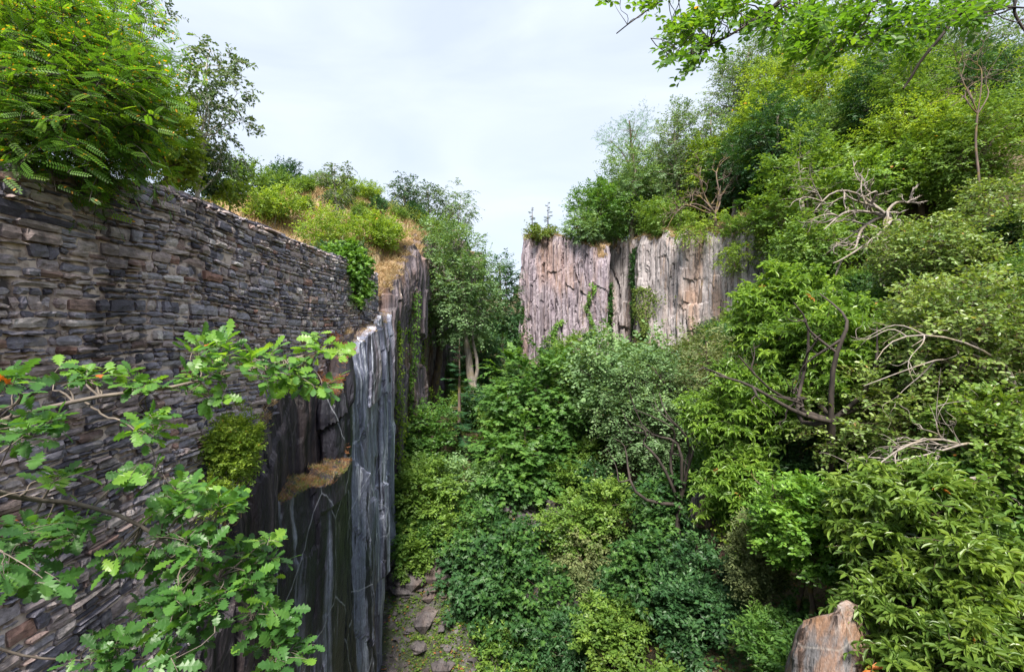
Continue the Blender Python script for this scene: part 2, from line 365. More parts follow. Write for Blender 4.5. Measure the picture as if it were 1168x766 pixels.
def build_ground():
    a = np.linspace(-1, 1, 321)
    gx = 8 + np.sinh(a * 4.6) / math.sinh(4.6) * 900; gy = 24 + np.sinh(np.linspace(-1, 1, 341) * 4.4) / math.sinh(4.4) * 900
    X, Yg = np.meshgrid(gx, gy, indexing='ij'); Z = ground(X, Yg)
    V = np.stack([X, Yg, Z], -1).reshape(-1, 3); nx, ny = X.shape
    i, j = np.meshgrid(np.arange(nx - 1), np.arange(ny - 1), indexing='ij'); b = (i * ny + j).ravel()
    Q = np.stack([b, b + ny, b + ny + 1, b + 1], -1)
    dry = np.clip(sstep(-5, -6.5, X) * (.5 + .5 * sstep(18, 22, Yg)) + (Yg > YC(X)) * (X > 0) * sstep(14, 6, X), 0, 1)
    dry *= sstep(60, 50, Yg)
    rock = sstep(-6, -5.5, X) * sstep(5, 3.4, X) * sstep(27, 23, Yg)
    obj('ground', mesh_np('ground', V, Q, ground_mat(), {'dry': ('POINT', dry.ravel()), 'rock': ('POINT', rock.ravel())}, smooth=True), kind='structure')
build_ground()

# ------------------------------------------------------------------ slate cliffs
def slate_mat(name, cols, streak=(.55, .5, .45), streak_amt=.5, sx=1.6, rough=.55, dark=(.015, .014, .018), rust=.5, spec=.4, z_rust=None, streak_lo=.60, lichen=.2, cracks=0.0, blacken=0.0, zst=1.0):
    m, t, N, L = new_mat(name)
    ge = N('ShaderNodeNewGeometry')
    def noise(scale, vec, det=5, rg=.6, dist=0):
        mp = N('ShaderNodeMapping'); mp.inputs['Scale'].default_value = vec; L(ge.outputs['Position'], mp.inputs[0])
        n = N('ShaderNodeTexNoise'); n.inputs['Scale'].default_value = scale; n.inputs['Detail'].default_value = det
        n.inputs['Roughness'].default_value = rg; n.inputs['Distortion'].default_value = dist; L(mp.outputs[0], n.inputs['Vector']); return n
    a = noise(sx, (1, 1, .06 * zst), 8, .65, .3)
    r = ramp(N, cols); L(a.outputs['Fac'], r.inputs['Fac'])
    # iron staining in tall irregular patches
    b = noise(.5, (1, 1, .25 * zst), 4); rb = ramp(N, [(.50, g(0)), (.66, g(rust))]); L(b.outputs['Fac'], rb.inputs['Fac'])
    m1 = N('ShaderNodeMixRGB'); m1.inputs['Color2'].default_value = (.30, .15, .06, 1); L(rb.outputs[0], m1.inputs[0]); L(r.outputs[0], m1.inputs['Color1'])
    # mineral wash streaks running down
    c = noise(sx * 3.2, (1, 1, .035 * zst), 6, .7, .4); rc = ramp(N, [(streak_lo, g(0)), (streak_lo + .09, g(streak_amt))]); L(c.outputs['Fac'], rc.inputs['Fac'])
    m2 = N('ShaderNodeMixRGB'); m2.inputs['Color2'].default_value = (*streak, 1); L(rc.outputs[0], m2.inputs[0]); L(m1.outputs[0], m2.inputs['Color1'])
    # dark joints
    d = noise(sx * 2.1, (1, 1, .05 * zst), 7, .7, .5); rd = ramp(N, [(.39, g(.95)), (.455, g(0))]); L(d.outputs['Fac'], rd.inputs['Fac'])
    m3 = N('ShaderNodeMixRGB'); m3.inputs['Color2'].default_value = (*dark, 1); L(rd.outputs[0], m3.inputs[0]); L(m2.outputs[0], m3.inputs['Color1'])
    if blacken:  # near-black patches at low Y, thinning out to the base colour further back
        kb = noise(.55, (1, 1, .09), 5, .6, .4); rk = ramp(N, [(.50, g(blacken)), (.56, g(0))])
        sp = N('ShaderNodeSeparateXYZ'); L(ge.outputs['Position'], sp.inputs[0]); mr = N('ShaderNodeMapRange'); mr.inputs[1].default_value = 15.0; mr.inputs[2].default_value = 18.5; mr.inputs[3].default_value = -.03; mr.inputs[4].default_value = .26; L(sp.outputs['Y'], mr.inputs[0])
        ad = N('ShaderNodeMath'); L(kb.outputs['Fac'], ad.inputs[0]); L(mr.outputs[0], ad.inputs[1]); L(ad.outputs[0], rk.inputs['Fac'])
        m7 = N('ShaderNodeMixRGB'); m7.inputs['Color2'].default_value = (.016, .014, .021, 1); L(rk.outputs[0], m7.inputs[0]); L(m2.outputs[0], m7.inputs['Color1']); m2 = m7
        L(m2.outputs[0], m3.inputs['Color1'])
    # lichen speckle
    e = noise(7, (1, 1, 1), 6, .7); re_ = ramp(N, [(.62, g(0)), (.72, g(lichen))]); L(e.outputs['Fac'], re_.inputs['Fac'])
    m4 = N('ShaderNodeMixRGB'); m4.inputs['Color2'].default_value = (.42, .38, .30, 1); L(re_.outputs[0], m4.inputs[0]); L(m3.outputs[0], m4.inputs['Color1'])
    if cracks:
        mpv = N('ShaderNodeMapping'); mpv.inputs['Scale'].default_value = (1, 1, .55); mpv.inputs['Rotation'].default_value = (.5, .2, .1); L(ge.outputs['Position'], mpv.inputs[0])
        nv = N('ShaderNodeTexNoise'); nv.inputs['Scale'].default_value = 1.2; nv.inputs['Detail'].default_value = 3; L(mpv.outputs[0], nv.inputs['Vector'])
        av = N('ShaderNodeMixRGB'); av.inputs[0].default_value = .22; L(mpv.outputs[0], av.inputs['Color1']); L(nv.outputs['Color'], av.inputs['Color2'])
        vv = N('ShaderNodeTexVoronoi'); vv.feature = 'DISTANCE_TO_EDGE'; vv.inputs['Scale'].default_value = .75; L(av.outputs[0], vv.inputs['Vector'])
        rv_ = ramp(N, [(.0, g(cracks)), (.010, g(0))]); L(vv.outputs['Distance'], rv_.inputs['Fac'])
        m6 = N('ShaderNodeMixRGB'); m6.inputs['Color2'].default_value = (*streak, 1); L(rv_.outputs[0], m6.inputs[0]); L(m4.outputs[0], m6.inputs['Color1']); m4 = m6
    f = noise(22, (1, 1, .5), 4); rf = ramp(N, [(.3, g(.72)), (.7, g(1.2))]); L(f.outputs['Fac'], rf.inputs['Fac'])
    m5 = N('ShaderNodeMixRGB'); m5.blend_type = 'MULTIPLY'; m5.inputs[0].default_value = 1; L(m4.outputs[0], m5.inputs['Color1']); L(rf.outputs[0], m5.inputs['Color2'])
    pb = N('ShaderNodeBsdfPrincipled'); pb.inputs['Roughness'].default_value = rough; pb.inputs['Specular IOR Level'].default_value = spec
    L(m5.outputs[0], pb.inputs['Base Color'])
    b1 = N('ShaderNodeBump'); b1.inputs['Strength'].default_value = .7; b1.inputs['Distance'].default_value = .10; L(a.outputs['Fac'], b1.inputs['Height'])
    b2 = N('ShaderNodeBump'); b2.inputs['Strength'].default_value = .5; b2.inputs['Distance'].default_value = .03; L(f.outputs['Fac'], b2.inputs['Height']); L(b1.outputs[0], b2.inputs['Normal'])
    b3 = N('ShaderNodeBump'); b3.inputs['Strength'].default_value = .6; b3.inputs['Distance'].default_value = .08; L(d.outputs['Fac'], b3.inputs['Height']); L(b2.outputs[0], b3.inputs['Normal'])
    L(b3.outputs[0], pb.inputs['Normal'])
    o = N('ShaderNodeOutputMaterial'); L(pb.outputs[0], o.inputs[0])
    return m
M_purple = slate_mat('purple_slate', [(.30, (.08, .065, .08)), (.40, (.22, .18, .215)), (.50, (.34, .295, .33)), (.56, (.19, .155, .18)), (.62, (.31, .25, .25)), (.74, (.46, .42, .43))], (.58, .52, .48), .6, 2.6, .75, (.045, .036, .045), .40, .2)
M_pale = slate_mat('pale_slate', [(.30, (.14, .115, .125)), (.42, (.29, .26, .27)), (.52, (.38, .345, .35)), (.58, (.24, .205, .21)), (.66, (.34, .25, .19)), (.76, (.44, .40, .39))], (.64, .60, .56), .5, 2.4, .8, (.06, .05, .05), .5, .2)
M_left = slate_mat('brown_slate', [(.28, (.025, .022, .028)), (.40, (.09, .075, .09)), (.48, (.18, .15, .17)), (.55, (.07, .055, .065)), (.62, (.17, .13, .11)), (.74, (.32, .28, .28))], (.55, .48, .44), .6, 2.0, .6, (.014, .012, .015), .4, .3)
M_dark = slate_mat('dark_glossy_slate', [(.30, (.03, .03, .05)), (.38, (.12, .13, .19)), (.46, (.24, .26, .35)), (.51, (.10, .10, .15)), (.56, (.34, .37, .47)), (.62, (.16, .14, .15)), (.67, (.40, .42, .50)), (.74, (.24, .19, .17))], (.66, .69, .78), .95, 1.1, .42, (.010, .010, .016), .30, .5, streak_lo=.55, lichen=.06, cracks=.35, blacken=.96)
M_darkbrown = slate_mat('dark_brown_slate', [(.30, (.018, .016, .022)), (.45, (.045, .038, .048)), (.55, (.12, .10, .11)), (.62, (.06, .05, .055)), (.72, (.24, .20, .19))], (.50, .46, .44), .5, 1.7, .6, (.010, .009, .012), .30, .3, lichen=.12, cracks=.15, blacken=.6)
M_brownrock = slate_mat('brown_rock', [(.3, (.06, .045, .045)), (.5, (.15, .11, .10)), (.7, (.30, .24, .21))], (.45, .4, .35), .3, 1.4, .8, (.03, .022, .02), .45, .2)
M_grey = slate_mat('grey_rubble_slope', [(.3, (.045, .04, .043)), (.5, (.09, .08, .085)), (.7, (.16, .145, .145))], (.24, .22, .22), .3, 2.4, .85, (.03, .028, .03), .15, .2)
M_red = slate_mat(zst=4, cracks=.3, blacken=0, name='reddish_rock', cols= [(.3, (.08, .08, .085)), (.45, (.17, .165, .175)), (.55, (.25, .16, .12)), (.7, (.30, .285, .285))], streak=(.5, .46, .42), streak_amt=.45, sx=2.0, rough=.75, dark=(.05, .035, .03), rust=.6, spec=.25)
def cap_mat():
    m, t, N, L = new_mat('rim_turf')
    ge = N('ShaderNodeNewGeometry'); n = N('ShaderNodeTexNoise'); n.inputs['Scale'].default_value = 3; n.inputs['Detail'].default_value = 8
    L(ge.outputs['Position'], n.inputs['Vector'])
    r = ramp(N, [(.3, (.12, .07, .035)), (.48, (.30, .20, .11)), (.6, (.38, .28, .18)), (.72, (.20, .13, .04))]); L(n.outputs['Fac'], r.inputs['Fac'])
    pb = N('ShaderNodeBsdfPrincipled'); pb.inputs['Roughness'].default_value = .95; L(r.outputs[0], pb.inputs['Base Color'])
    bp = N('ShaderNodeBump'); bp.inputs['Strength'].default_value = .8; bp.inputs['Distance'].default_value = .1; L(n.outputs['Fac'], bp.inputs['Height']); L(bp.outputs[0], pb.inputs['Normal'])
    o = N('ShaderNodeOutputMaterial'); L(pb.outputs[0], o.inputs[0]); return m
M_cap = cap_mat()

class Cliff: pass
def cliff(name, pts, top, zbot, mat, cw=(.3, 1.2), amp=.5, seed=0, back=(.3, 1.0, 2.6), ds=.12, dz=.22, capup=.1, rough=.12, lean=0.0, topj=.35, seg=(1.5, 6), taper=0.0, label=None, sealed=False, capmat=None):
    rg = np.random.default_rng(seed)
    pts = np.array(pts, float); sl = np.r_[0, np.cumsum(np.linalg.norm(np.diff(pts, axis=0), axis=1))]; L = sl[-1]
    n = int(L / ds) + 1; s = np.linspace(0, L, n)
    x = np.interp(s, sl, pts[:, 0]); y = np.interp(s, sl, pts[:, 1])
    tx = np.gradient(x, s); ty = np.gradient(y, s)
    ker = np.ones(9) / 9
    tx = np.convolve(np.pad(tx, 4, 'edge'), ker, 'valid'); ty = np.convolve(np.pad(ty, 4, 'edge'), ker, 'valid')
    nl = np.hypot(tx, ty); nx, ny = ty / nl, -tx / nl                # outward = right of travel
    sk, zk = zip(*top); zt = np.interp(s, np.array(sk), np.array(zk))
    # columns
    edges = [0.]
    while edges[-1] < L: edges.append(edges[-1] + cw[0] + (cw[1] - cw[0]) * rg.random() ** 1.8)
    edges = np.array(edges); ci = np.clip(np.searchsorted(edges, s, 'right') - 1, 0, len(edges) - 2)
    fr = (s - edges[ci]) / (edges[ci + 1] - edges[ci])
    nc = len(edges)
    zt = zt + (rg.random(nc)[ci] - .5) * topj * 2 + fbm(s * 1.2, 0 * s, seed, 5) * topj * 3
    H = float(zt.max() - zbot); m = max(int(H / dz), 6)
    t = np.linspace(0, 1, m)[None]
    Z = zbot + (zt[:, None] - zbot) * t
    def layer(cwr, a, sgr, sd, wob):
        e = [-3.]
        while e[-1] < L + 3: e.append(e[-1] + cwr[0] + (cwr[1] - cwr[0]) * rg.random() ** 1.8)
        e = np.array(e); SS = s[:, None] + wob * 2 * fbm(Z * .22 + s[:, None] * .1, s[:, None] * .25, sd + 40) + wob * .35 * fbm(Z * 1.1, s[:, None] * .6, sd + 41)
        c = np.clip(np.searchsorted(e, SS, 'right') - 1, 0, len(e) - 2); f = (SS - e[c]) / (e[c + 1] - e[c])
        b0 = rg.normal(size=len(e)) * .45; tl = rg.normal(size=len(e)) * .5; hh = rg.uniform(*sgr, len(e)); sk = rg.normal(size=len(e)) * .9
        zi = np.floor((Z + sk[c] * f + hh[c] * 3.3) / hh[c] + .6 * vn(Z * .3, c, sd)).astype(np.int64)
        o = (_h(c.astype(np.int64), zi, sd + 5) - .5) * 1.0; o2 = (_h(c.astype(np.int64), zi, sd + 6) - .5) * 1.4
        edge = -.35 * (np.abs(f - .5) * 2) ** 8
        return a * (b0[c] + (tl[c] + o2) * (f - .5) + o + edge)
    D = layer((cw[0] * 2.2, cw[1] * 2.6), amp, seg, seed + 1, .5) + layer(cw, amp * .34, (seg[0] * .6, seg[1] * 1.0), seed + 2, .25)
    D += fbm(s[:, None] * 3.1, Z * 1.5, seed + 3) * rough * 2.4 + fbm(s[:, None] * .45, Z * .18, seed + 5) * amp * 2.0 + fbm(s[:, None] * 8, Z * 6, seed + 6) * rough * 1.2
    D += (1 - t) * taper * H + lean * (Z - zbot)
    D -= .5 * amp * sstep(.94, 1.0, t)                             # worn top edge
    X = x[:, None] + nx[:, None] * D; Yy = y[:, None] + ny[:, None] * D
    cols = [np.stack([X, Yy, Z], -1)]
    for k, b in enumerate(back):
        zz = zt + capup * b + fbm(s * 1.3, 0 * s + k, seed + 9) * .5 * (k > 0)
        if k == len(back) - 1: zz = np.minimum(zz, ground(x - nx * b, y - ny * b) - .1) if not sealed else zz - 1.5
        cols.append(np.stack([x - nx * b + nx * D[:, -1] * (.6 ** (k + 1)), y - ny * b + ny * D[:, -1] * (.6 ** (k + 1)), zz], -1)[:, None])
    G = np.concatenate(cols, 1); mm = G.shape[1]
    i, j = np.meshgrid(np.arange(n - 1), np.arange(mm - 1), indexing='ij'); b = (i * mm + j).ravel()
    Q = np.stack([b, b + mm, b + mm + 1, b + 1], -1)
    mi = (j.ravel() >= m).astype(int)
    me = mesh_np(name, G.reshape(-1, 3), Q, [mat, capmat or M_cap], matidx=mi)
    o = obj(name, me, kind='structure')
    c = Cliff(); c.G = G; c.n = n; c.m = m; c.nx = nx; c.ny = ny; c.s = s; c.zt = zt; c.obj = o; c.L = L; c.zbot = zbot
    return c
def LOW(y): return np.interp(y, [0, 7, 8.3, 10, 11.6, 13.2, 16, 20.4], [-9, -6.5, -5.0, -3.3, -1.6, -.7, -.1, .45])
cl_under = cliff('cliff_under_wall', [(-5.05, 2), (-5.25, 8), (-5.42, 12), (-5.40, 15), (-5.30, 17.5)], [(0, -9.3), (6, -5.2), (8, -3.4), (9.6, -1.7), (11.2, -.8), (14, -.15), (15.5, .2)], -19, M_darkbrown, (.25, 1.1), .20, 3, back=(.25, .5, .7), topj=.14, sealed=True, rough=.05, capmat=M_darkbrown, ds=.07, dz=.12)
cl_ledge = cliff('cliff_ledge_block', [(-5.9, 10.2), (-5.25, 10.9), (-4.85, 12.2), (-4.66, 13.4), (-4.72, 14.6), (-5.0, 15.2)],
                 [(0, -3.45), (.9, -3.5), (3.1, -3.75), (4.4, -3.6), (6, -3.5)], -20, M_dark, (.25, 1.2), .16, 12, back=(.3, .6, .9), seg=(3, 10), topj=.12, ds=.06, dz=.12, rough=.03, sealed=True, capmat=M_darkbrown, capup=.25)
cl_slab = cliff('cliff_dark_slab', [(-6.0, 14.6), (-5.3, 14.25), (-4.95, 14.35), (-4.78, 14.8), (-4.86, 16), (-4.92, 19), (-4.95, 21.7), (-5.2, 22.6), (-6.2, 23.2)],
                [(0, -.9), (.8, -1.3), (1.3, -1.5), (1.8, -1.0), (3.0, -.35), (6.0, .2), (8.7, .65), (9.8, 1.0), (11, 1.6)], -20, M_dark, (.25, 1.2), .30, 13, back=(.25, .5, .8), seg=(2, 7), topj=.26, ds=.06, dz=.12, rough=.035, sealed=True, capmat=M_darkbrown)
cl_left = cliff('cliff_left', [(-5.7, 22.4), (-5.75, 24), (-5.45, 29), (-5.55, 34), (-5.3, 41), (-5.0, 47), (-4.2, 54), (-3.0, 60)],
                [(0, .9), (1.6, 2.0), (5, 4.3), (7, 5.2), (11, 6.6), (19, 8.2), (25, 8.8), (38, 8.8)], -14, M_left, (.3, 1.2), .40, 31, rough=.06, ds=.09, dz=.16, back=(.4, 1.1, 2.4))
cl_c1 = cliff('cliff_right_headland', [(3.5, 70), (1.6, 60), (1.05, 51.5), (1.15, 50.2), (3.2, 49.0), (8.6, 46.3), (9.1, 47.2), (9.2, 52.0)],
              [(0, 9), (12, 9.6), (19.5, 9.7), (22.5, 9.6), (25, 9.0), (26.6, 8.2), (28.2, 7.0), (29.5, 6.9), (32, 9)], -9, M_purple, (.16, .8), .42, 47, topj=.40, seg=(2.0, 7), rough=.07, ds=.08, dz=.16)
cl_c2 = cliff('cliff_right_back', [(8.9, 52.2), (11.6, 51.4), (12.0, 49.4), (11.9, 46.6), (15.0, 41.8), (18.9, 36.6), (21.5, 36.0), (25, 34)],
              [(0, 9.4), (3.6, 9.2), (7.7, 9.0), (11, 8.6), (16, 8.1), (19.5, 8.0), (23, 8)], -8, M_pale, (.3, 1.5), .40, 53, topj=.42, rough=.06, ds=.09, dz=.18)

# ------------------------------------------------------------------ dry stone wall
def wall_mat():
    m, t, N, L = new_mat('wall_stone')
    at = N('ShaderNodeAttribute'); at.attribute_name = 'tint'
    ge = N('ShaderNodeNewGeometry')
    r = ramp(N, [(0, (.07, .065, .09)), (.22, (.18, .17, .21)), (.42, (.34, .32, .365)), (.56, (.38, .30, .29)), (.74, (.47, .42, .41)), (.86, (.27, .15, .12)), (1, (.58, .54, .53))])
    L(at.outputs['Fac'], r.inputs['Fac'])
    n = N('ShaderNodeTexNoise'); n.inputs['Scale'].default_value = 9; n.inputs['Detail'].default_value = 8; n.inputs['Roughness'].default_value = .7
    mp = N('ShaderNodeMapping'); mp.inputs['Scale'].default_value = (1, 1, 2.2); L(ge.outputs['Position'], mp.inputs[0]); L(mp.outputs[0], n.inputs['Vector'])
    rn = ramp(N, [(.30, g(.35)), (.46, g(.85)), (.56, g(1.1)), (.72, g(1.8))]); L(n.outputs['Fac'], rn.inputs['Fac'])
    mu = N('ShaderNodeMixRGB'); mu.blend_type = 'MULTIPLY'; mu.inputs[0].default_value = 1; L(r.outputs[0], mu.inputs['Color1']); L(rn.outputs[0], mu.inputs['Color2'])
    # tall soot-dark run-off stains and pale lime runs
    mp2 = N('ShaderNodeMapping'); mp2.inputs['Scale'].default_value = (1, .5, .10); mp2.inputs['Location'].default_value = (0, .6, 0); L(ge.outputs['Position'], mp2.inputs[0])
    n2 = N('ShaderNodeTexNoise'); n2.inputs['Scale'].default_value = 1.5; n2.inputs['Detail'].default_value = 4; L(mp2.outputs[0], n2.inputs['Vector'])
    r2 = ramp(N, [(.58, g(0)), (.66, g(.6))]); L(n2.outputs['Fac'], r2.inputs['Fac'])
    m2 = N('ShaderNodeMixRGB'); m2.inputs['Color2'].default_value = (.03, .028, .035, 1); L(r2.outputs[0], m2.inputs[0]); L(mu.outputs[0], m2.inputs['Color1'])
    n3 = N('ShaderNodeTexNoise'); n3.inputs['Scale'].default_value = 3.3; n3.inputs['Detail'].default_value = 7; L(ge.outputs['Position'], n3.inputs['Vector'])
    r3 = ramp(N, [(.58, g(0)), (.68, g(.45))]); L(n3.outputs['Fac'], r3.inputs['Fac'])
    m3 = N('ShaderNodeMixRGB'); m3.inputs['Color2'].default_value = (.40, .36, .33, 1); L(r3.outputs[0], m3.inputs[0]); L(m2.outputs[0], m3.inputs['Color1'])
    pb = N('ShaderNodeBsdfPrincipled'); pb.inputs['Roughness'].default_value = .75; pb.inputs['Specular IOR Level'].default_value = .3; L(m3.outputs[0], pb.inputs['Base Color'])
    bp = N('ShaderNodeBump'); bp.inputs['Strength'].default_value = .7; bp.inputs['Distance'].default_value = .03; L(n.outputs['Fac'], bp.inputs['Height']); L(bp.outputs[0], pb.inputs['Normal'])
    o = N('ShaderNodeOutputMaterial'); L(pb.outputs[0], o.inputs[0]); return m
def mortar_mat():
    m, t, N, L = new_mat('wall_mortar')
    ge = N('ShaderNodeNewGeometry'); n = N('ShaderNodeTexNoise'); n.inputs['Scale'].default_value = 4; n.inputs['Detail'].default_value = 6; L(ge.outputs['Position'], n.inputs['Vector'])
    r = ramp(N, [(.38, (.06, .05, .05)), (.47, (.26, .20, .17)), (.57, (.60, .50, .44))]); L(n.outputs['Fac'], r.inputs['Fac'])
    pb = N('ShaderNodeBsdfPrincipled'); pb.inputs['Roughness'].default_value = .95; L(r.outputs[0], pb.inputs['Base Color'])
    o = N('ShaderNodeOutputMaterial'); L(pb.outputs[0], o.inputs[0]); return m
WTOP = 2.55
def wall_x(y, z): return -6.0 + .03 * y + .035 * (WTOP - z) * .5 + .018 * np.maximum(0, -1 - z) ** 1.6
def wall_top(y): return WTOP + .05 * np.sin(y * .8) + .06 * (vn(y * .9, 0 * y, 4) - .5) - np.interp(y, [-5, 4, 6, 7.5, 9, 12], [1.4, 1.0, .55, .22, .05, 0])
def build_wall():
    rg = np.random.default_rng(5)
    y0, y1 = 1.0, 20.5
    zs = [-9.0]
    while zs[-1] < WTOP - .05: zs.append(zs[-1] + rg.choice([.055, .075, .095, .12, .145, .18], p=[.10, .18, .26, .22, .15, .09]))
    zs[-1] = WTOP
    zs = np.array(zs)
    def rowz(k, y):
        return zs[k] + .16 * fbm(y * .22, 0 * y + zs[k] * .18, 2, 3) * 2 * (zs[k] < WTOP - .2) + .035 * (vn(y * 1.7, 0 * y + k * 3.3, 6) - .5) 
    S = []
    skip = {}
    for k in range(len(zs) - 1):
        y = y0 + rg.uniform(-.3, 0)
        while y < y1:
            h = zs[k + 1] - zs[k]
            wd = float(np.clip(rg.lognormal(math.log(.17 + .6 * h), .5), .07, .7))
            if k == len(zs) - 2: wd = rg.uniform(.35, .8)
            ya, yb = y, min(y + wd, y1 + rg.uniform(-.05, .05))
            y += wd
            mid = (ya + yb) / 2
            if zs[k + 1] < LOW(mid) - .5: continue
            if (zs[k] + zs[k + 1]) / 2 > float(wall_top(np.array(mid))) - .04: continue
            if yb - ya < .05: continue
            if h > .10 and rg.random() < .30:
                f = rg.uniform(.35, .65); S.append((k, ya, yb, 0., f)); 
                if yb - ya > .3 and rg.random() < .5:
                    ym = ya + (yb - ya) * rg.uniform(.35, .65); S.append((k, ya, ym, f, 1.)); S.append((k, ym, yb, f, 1.))
                else: S.append((k, ya, yb, f, 1.))
            else: S.append((k, ya, yb, 0., 1.))
    n = len(S); K = np.array([s[0] for s in S]); YA = np.array([s[1] for s in S]); YB = np.array([s[2] for s in S])
    gap = rg.uniform(.005, .019, n)
    def rz(k, y):
        o = np.empty(len(k))
        for kk in np.unique(k):
            q = k == kk; o[q] = rowz(kk, y[q])
        return o
    zaL, zaR = rz(K, YA), rz(K, YB); zbL, zbR = rz(K + 1, YA), rz(K + 1, YB)
    f0 = np.array([s[3] for s in S]); f1 = np.array([s[4] for s in S])
    zaL, zbL = lerp(zaL, zbL, f0), lerp(zaL, zbL, f1); zaR, zbR = lerp(zaR, zbR, f0), lerp(zaR, zbR, f1)
    sh = rg.random(n) < .25
    zbL = zbL - gap - sh * rg.uniform(0, .02, n); zbR = zbR - gap - sh * rg.uniform(0, .03, n); zaL = zaL + gap; zaR = zaR + gap
    YA2 = YA + gap; YB2 = YB - gap
    nu, nv = 7, 5
    us = np.array([0, 0, .08, .5, .92, 1, 1.]); vs = np.array([0, 0, .5, 1, 1.])
    us = np.array([0, 0.0, .12, .5, .88, 1.0, 1]); vs = np.array([0, 0.0, .5, 1.0, 1])
    U = np.broadcast_to(us[None, :, None], (n, nu, nv)).copy(); Vv = np.broadcast_to(vs[None, None, :], (n, nu, nv)).copy()
    ring0 = np.zeros((nu, nv), bool); ring0[0] = ring0[-1] = True; ring0[:, 0] = ring0[:, -1] = True
    ring1 = np.zeros((nu, nv), bool); ring1[1:-1, 1:-1] = True; ring1[2:-2, 2:-2] = False
    H = ((zbL - zaL + zbR - zaR) / 2)[:, None, None]; W = (YB2 - YA2)[:, None, None]
    skew = (rg.normal(size=n) * .10)[:, None, None]
    yy = YA2[:, None, None] + W * U + skew * H * (Vv - .5) * .8
    zz = lerp(lerp(zaL[:, None, None], zaR[:, None, None], U), lerp(zbL[:, None, None], zbR[:, None, None], U), Vv)
    j = rg.normal(size=(n, nu, nv)) * .011; j2 = rg.normal(size=(n, nu, nv)) * .006
    j[:, 0] = j[:, 1]; j[:, -1] = j[:, -2]; j2[:, :, 0] = j2[:, :, 1]; j2[:, :, -1] = j2[:, :, -2]
    j[:, :, 0] = j[:, :, 1]; j[:, :, -1] = j[:, :, -2]; j2[:, 0] = j2[:, 1]; j2[:, -1] = j2[:, -2]
    # round the corners a little
    cu = (np.abs(U - .5) * 2) ** 6; cv = (np.abs(Vv - .5) * 2) ** 6; rc = rg.uniform(0, .5, n)[:, None, None]
    zz = zz - (Vv - .5) * 2 * cu * np.minimum(H * .18, .02) * rc * 2; yy = yy - (U - .5) * 2 * cv * .018 * rc * 2
    yy += j; zz += j2
    pro = rg.normal(size=n) * .022 + .02
    dep = pro[:, None, None] + (U - .5) * (rg.normal(size=n) * .02)[:, None, None] + (Vv - .5) * (rg.normal(size=n) * .012)[:, None, None] + rg.normal(size=(n, nu, nv)) * .006
    dep = np.where(ring1[None], dep - .010, dep + .008)
    dep = np.where(ring0[None], -.14, dep)
    xx = wall_x(yy, zz) + dep
    V = np.stack([xx, yy, zz], -1).reshape(-1, 3)
    i_, j_ = np.meshgrid(np.arange(nu - 1), np.arange(nv - 1), indexing='ij'); b = (i_ * nv + j_).ravel()
    q = np.stack([b, b + nv, b + nv + 1, b + 1], -1)
    Q = (q[None] + (np.arange(n) * nu * nv)[:, None, None]).reshape(-1, 4)
    tint = np.clip(rg.beta(1.5, 1.9, n) + (rg.random(n) < .05) * .4, 0, 1)
    t = obj('retaining_wall', None, None, 'long high dry stone retaining wall of grey and brown slate blocks on the left', 'wall'); t.location = (0, 0, 0)
    obj('stonework', mesh_np('stonework', V, Q, wall_mat(), {'tint': ('FACE', np.repeat(tint, len(q)))}), t)
    # solid body behind the stones with the mortar face
    ys = np.arange(.9, 20.45, .3); ys[-1] = 20.46
    zr = np.linspace(-9.2, 0, 20)
    G = []
    for yv in ys:
        zt = float(wall_top(np.array(yv))) - .06
        zz = np.linspace(min(max(float(LOW(yv)) - 1.3, -9.2), zt - 2), zt, 26); xs = wall_x(yv, zz) - .022
        col = [(a, yv, b) for a, b in zip(xs, zz)] + [(xs[-1] - .75, yv, zt), (xs[-1] - .8, yv, zz[0])]
        G.append(col)
    G = np.array(G); nn, mm = G.shape[:2]
    i, j = np.meshgrid(np.arange(nn - 1), np.arange(mm - 1), indexing='ij'); b = (i * mm + j).ravel()
    Q1 = np.stack([b, b + mm, b + mm + 1, b + 1], -1)
    obj('core', mesh_np('core', G.reshape(-1, 3), Q1, mortar_mat()), t)
    # end return of the wall: stones facing the far side and coping seen from the top
    V2 = []; Q2 = []; T2 = []; nb = 0
    bx = np.array([(x, y, z) for x in (0, 1) for y in (0, 1) for z in (0, 1)], float); bf = np.array([(0, 1, 3, 2), (4, 6, 7, 5), (0, 4, 5, 1), (2, 3, 7, 6), (0, 2, 6, 4), (1, 5, 7, 3)])
    def box(x0, x1, ya, yb, za, zb):
        nonlocal nb
        v = np.array([x0, ya, za]) + bx * np.array([x1 - x0, yb - ya, zb - za]) + rg.normal(size=(8, 3)) * .008
        V2.append(v); Q2.append(bf + nb); T2.extend([rg.beta(1.5, 2.6) * .6] * 6); nb += 8
    y = 1.0
    while y < 20.4:
        wv = rg.uniform(.3, .8); x = float(wall_x(y, WTOP)) - .04
        tz = float(wall_top(np.array(y + wv / 2)))
        box(x - rg.uniform(.35, .45), x - .02, y + .01, min(y + wv, 20.5) - .01, tz - .09, tz + rg.uniform(-.02, .03))
        box(x - .85, x - .46, y + .01, min(y + wv, 20.5) - .01, tz - .09, tz + rg.uniform(-.02, .03)); y += wv
    z = -1.0
    while z < WTOP - .1:
        h = rg.uniform(.07, .16); xx0 = float(wall_x(20.5, z)) - .85; x = xx0
        while x < xx0 + .82:
            wv = rg.uniform(.15, .4); box(x + .01, min(x + wv, xx0 + .86) - .01, 20.40, 20.54 + rg.uniform(-.02, .03), z + .008, z + h - .008); x += wv
        z += h
    obj('coping', mesh_np('coping', np.concatenate(V2), np.concatenate(Q2), bpy.data.materials['wall_stone'], {'tint': ('FACE', np.array(T2))}), t)
build_wall()

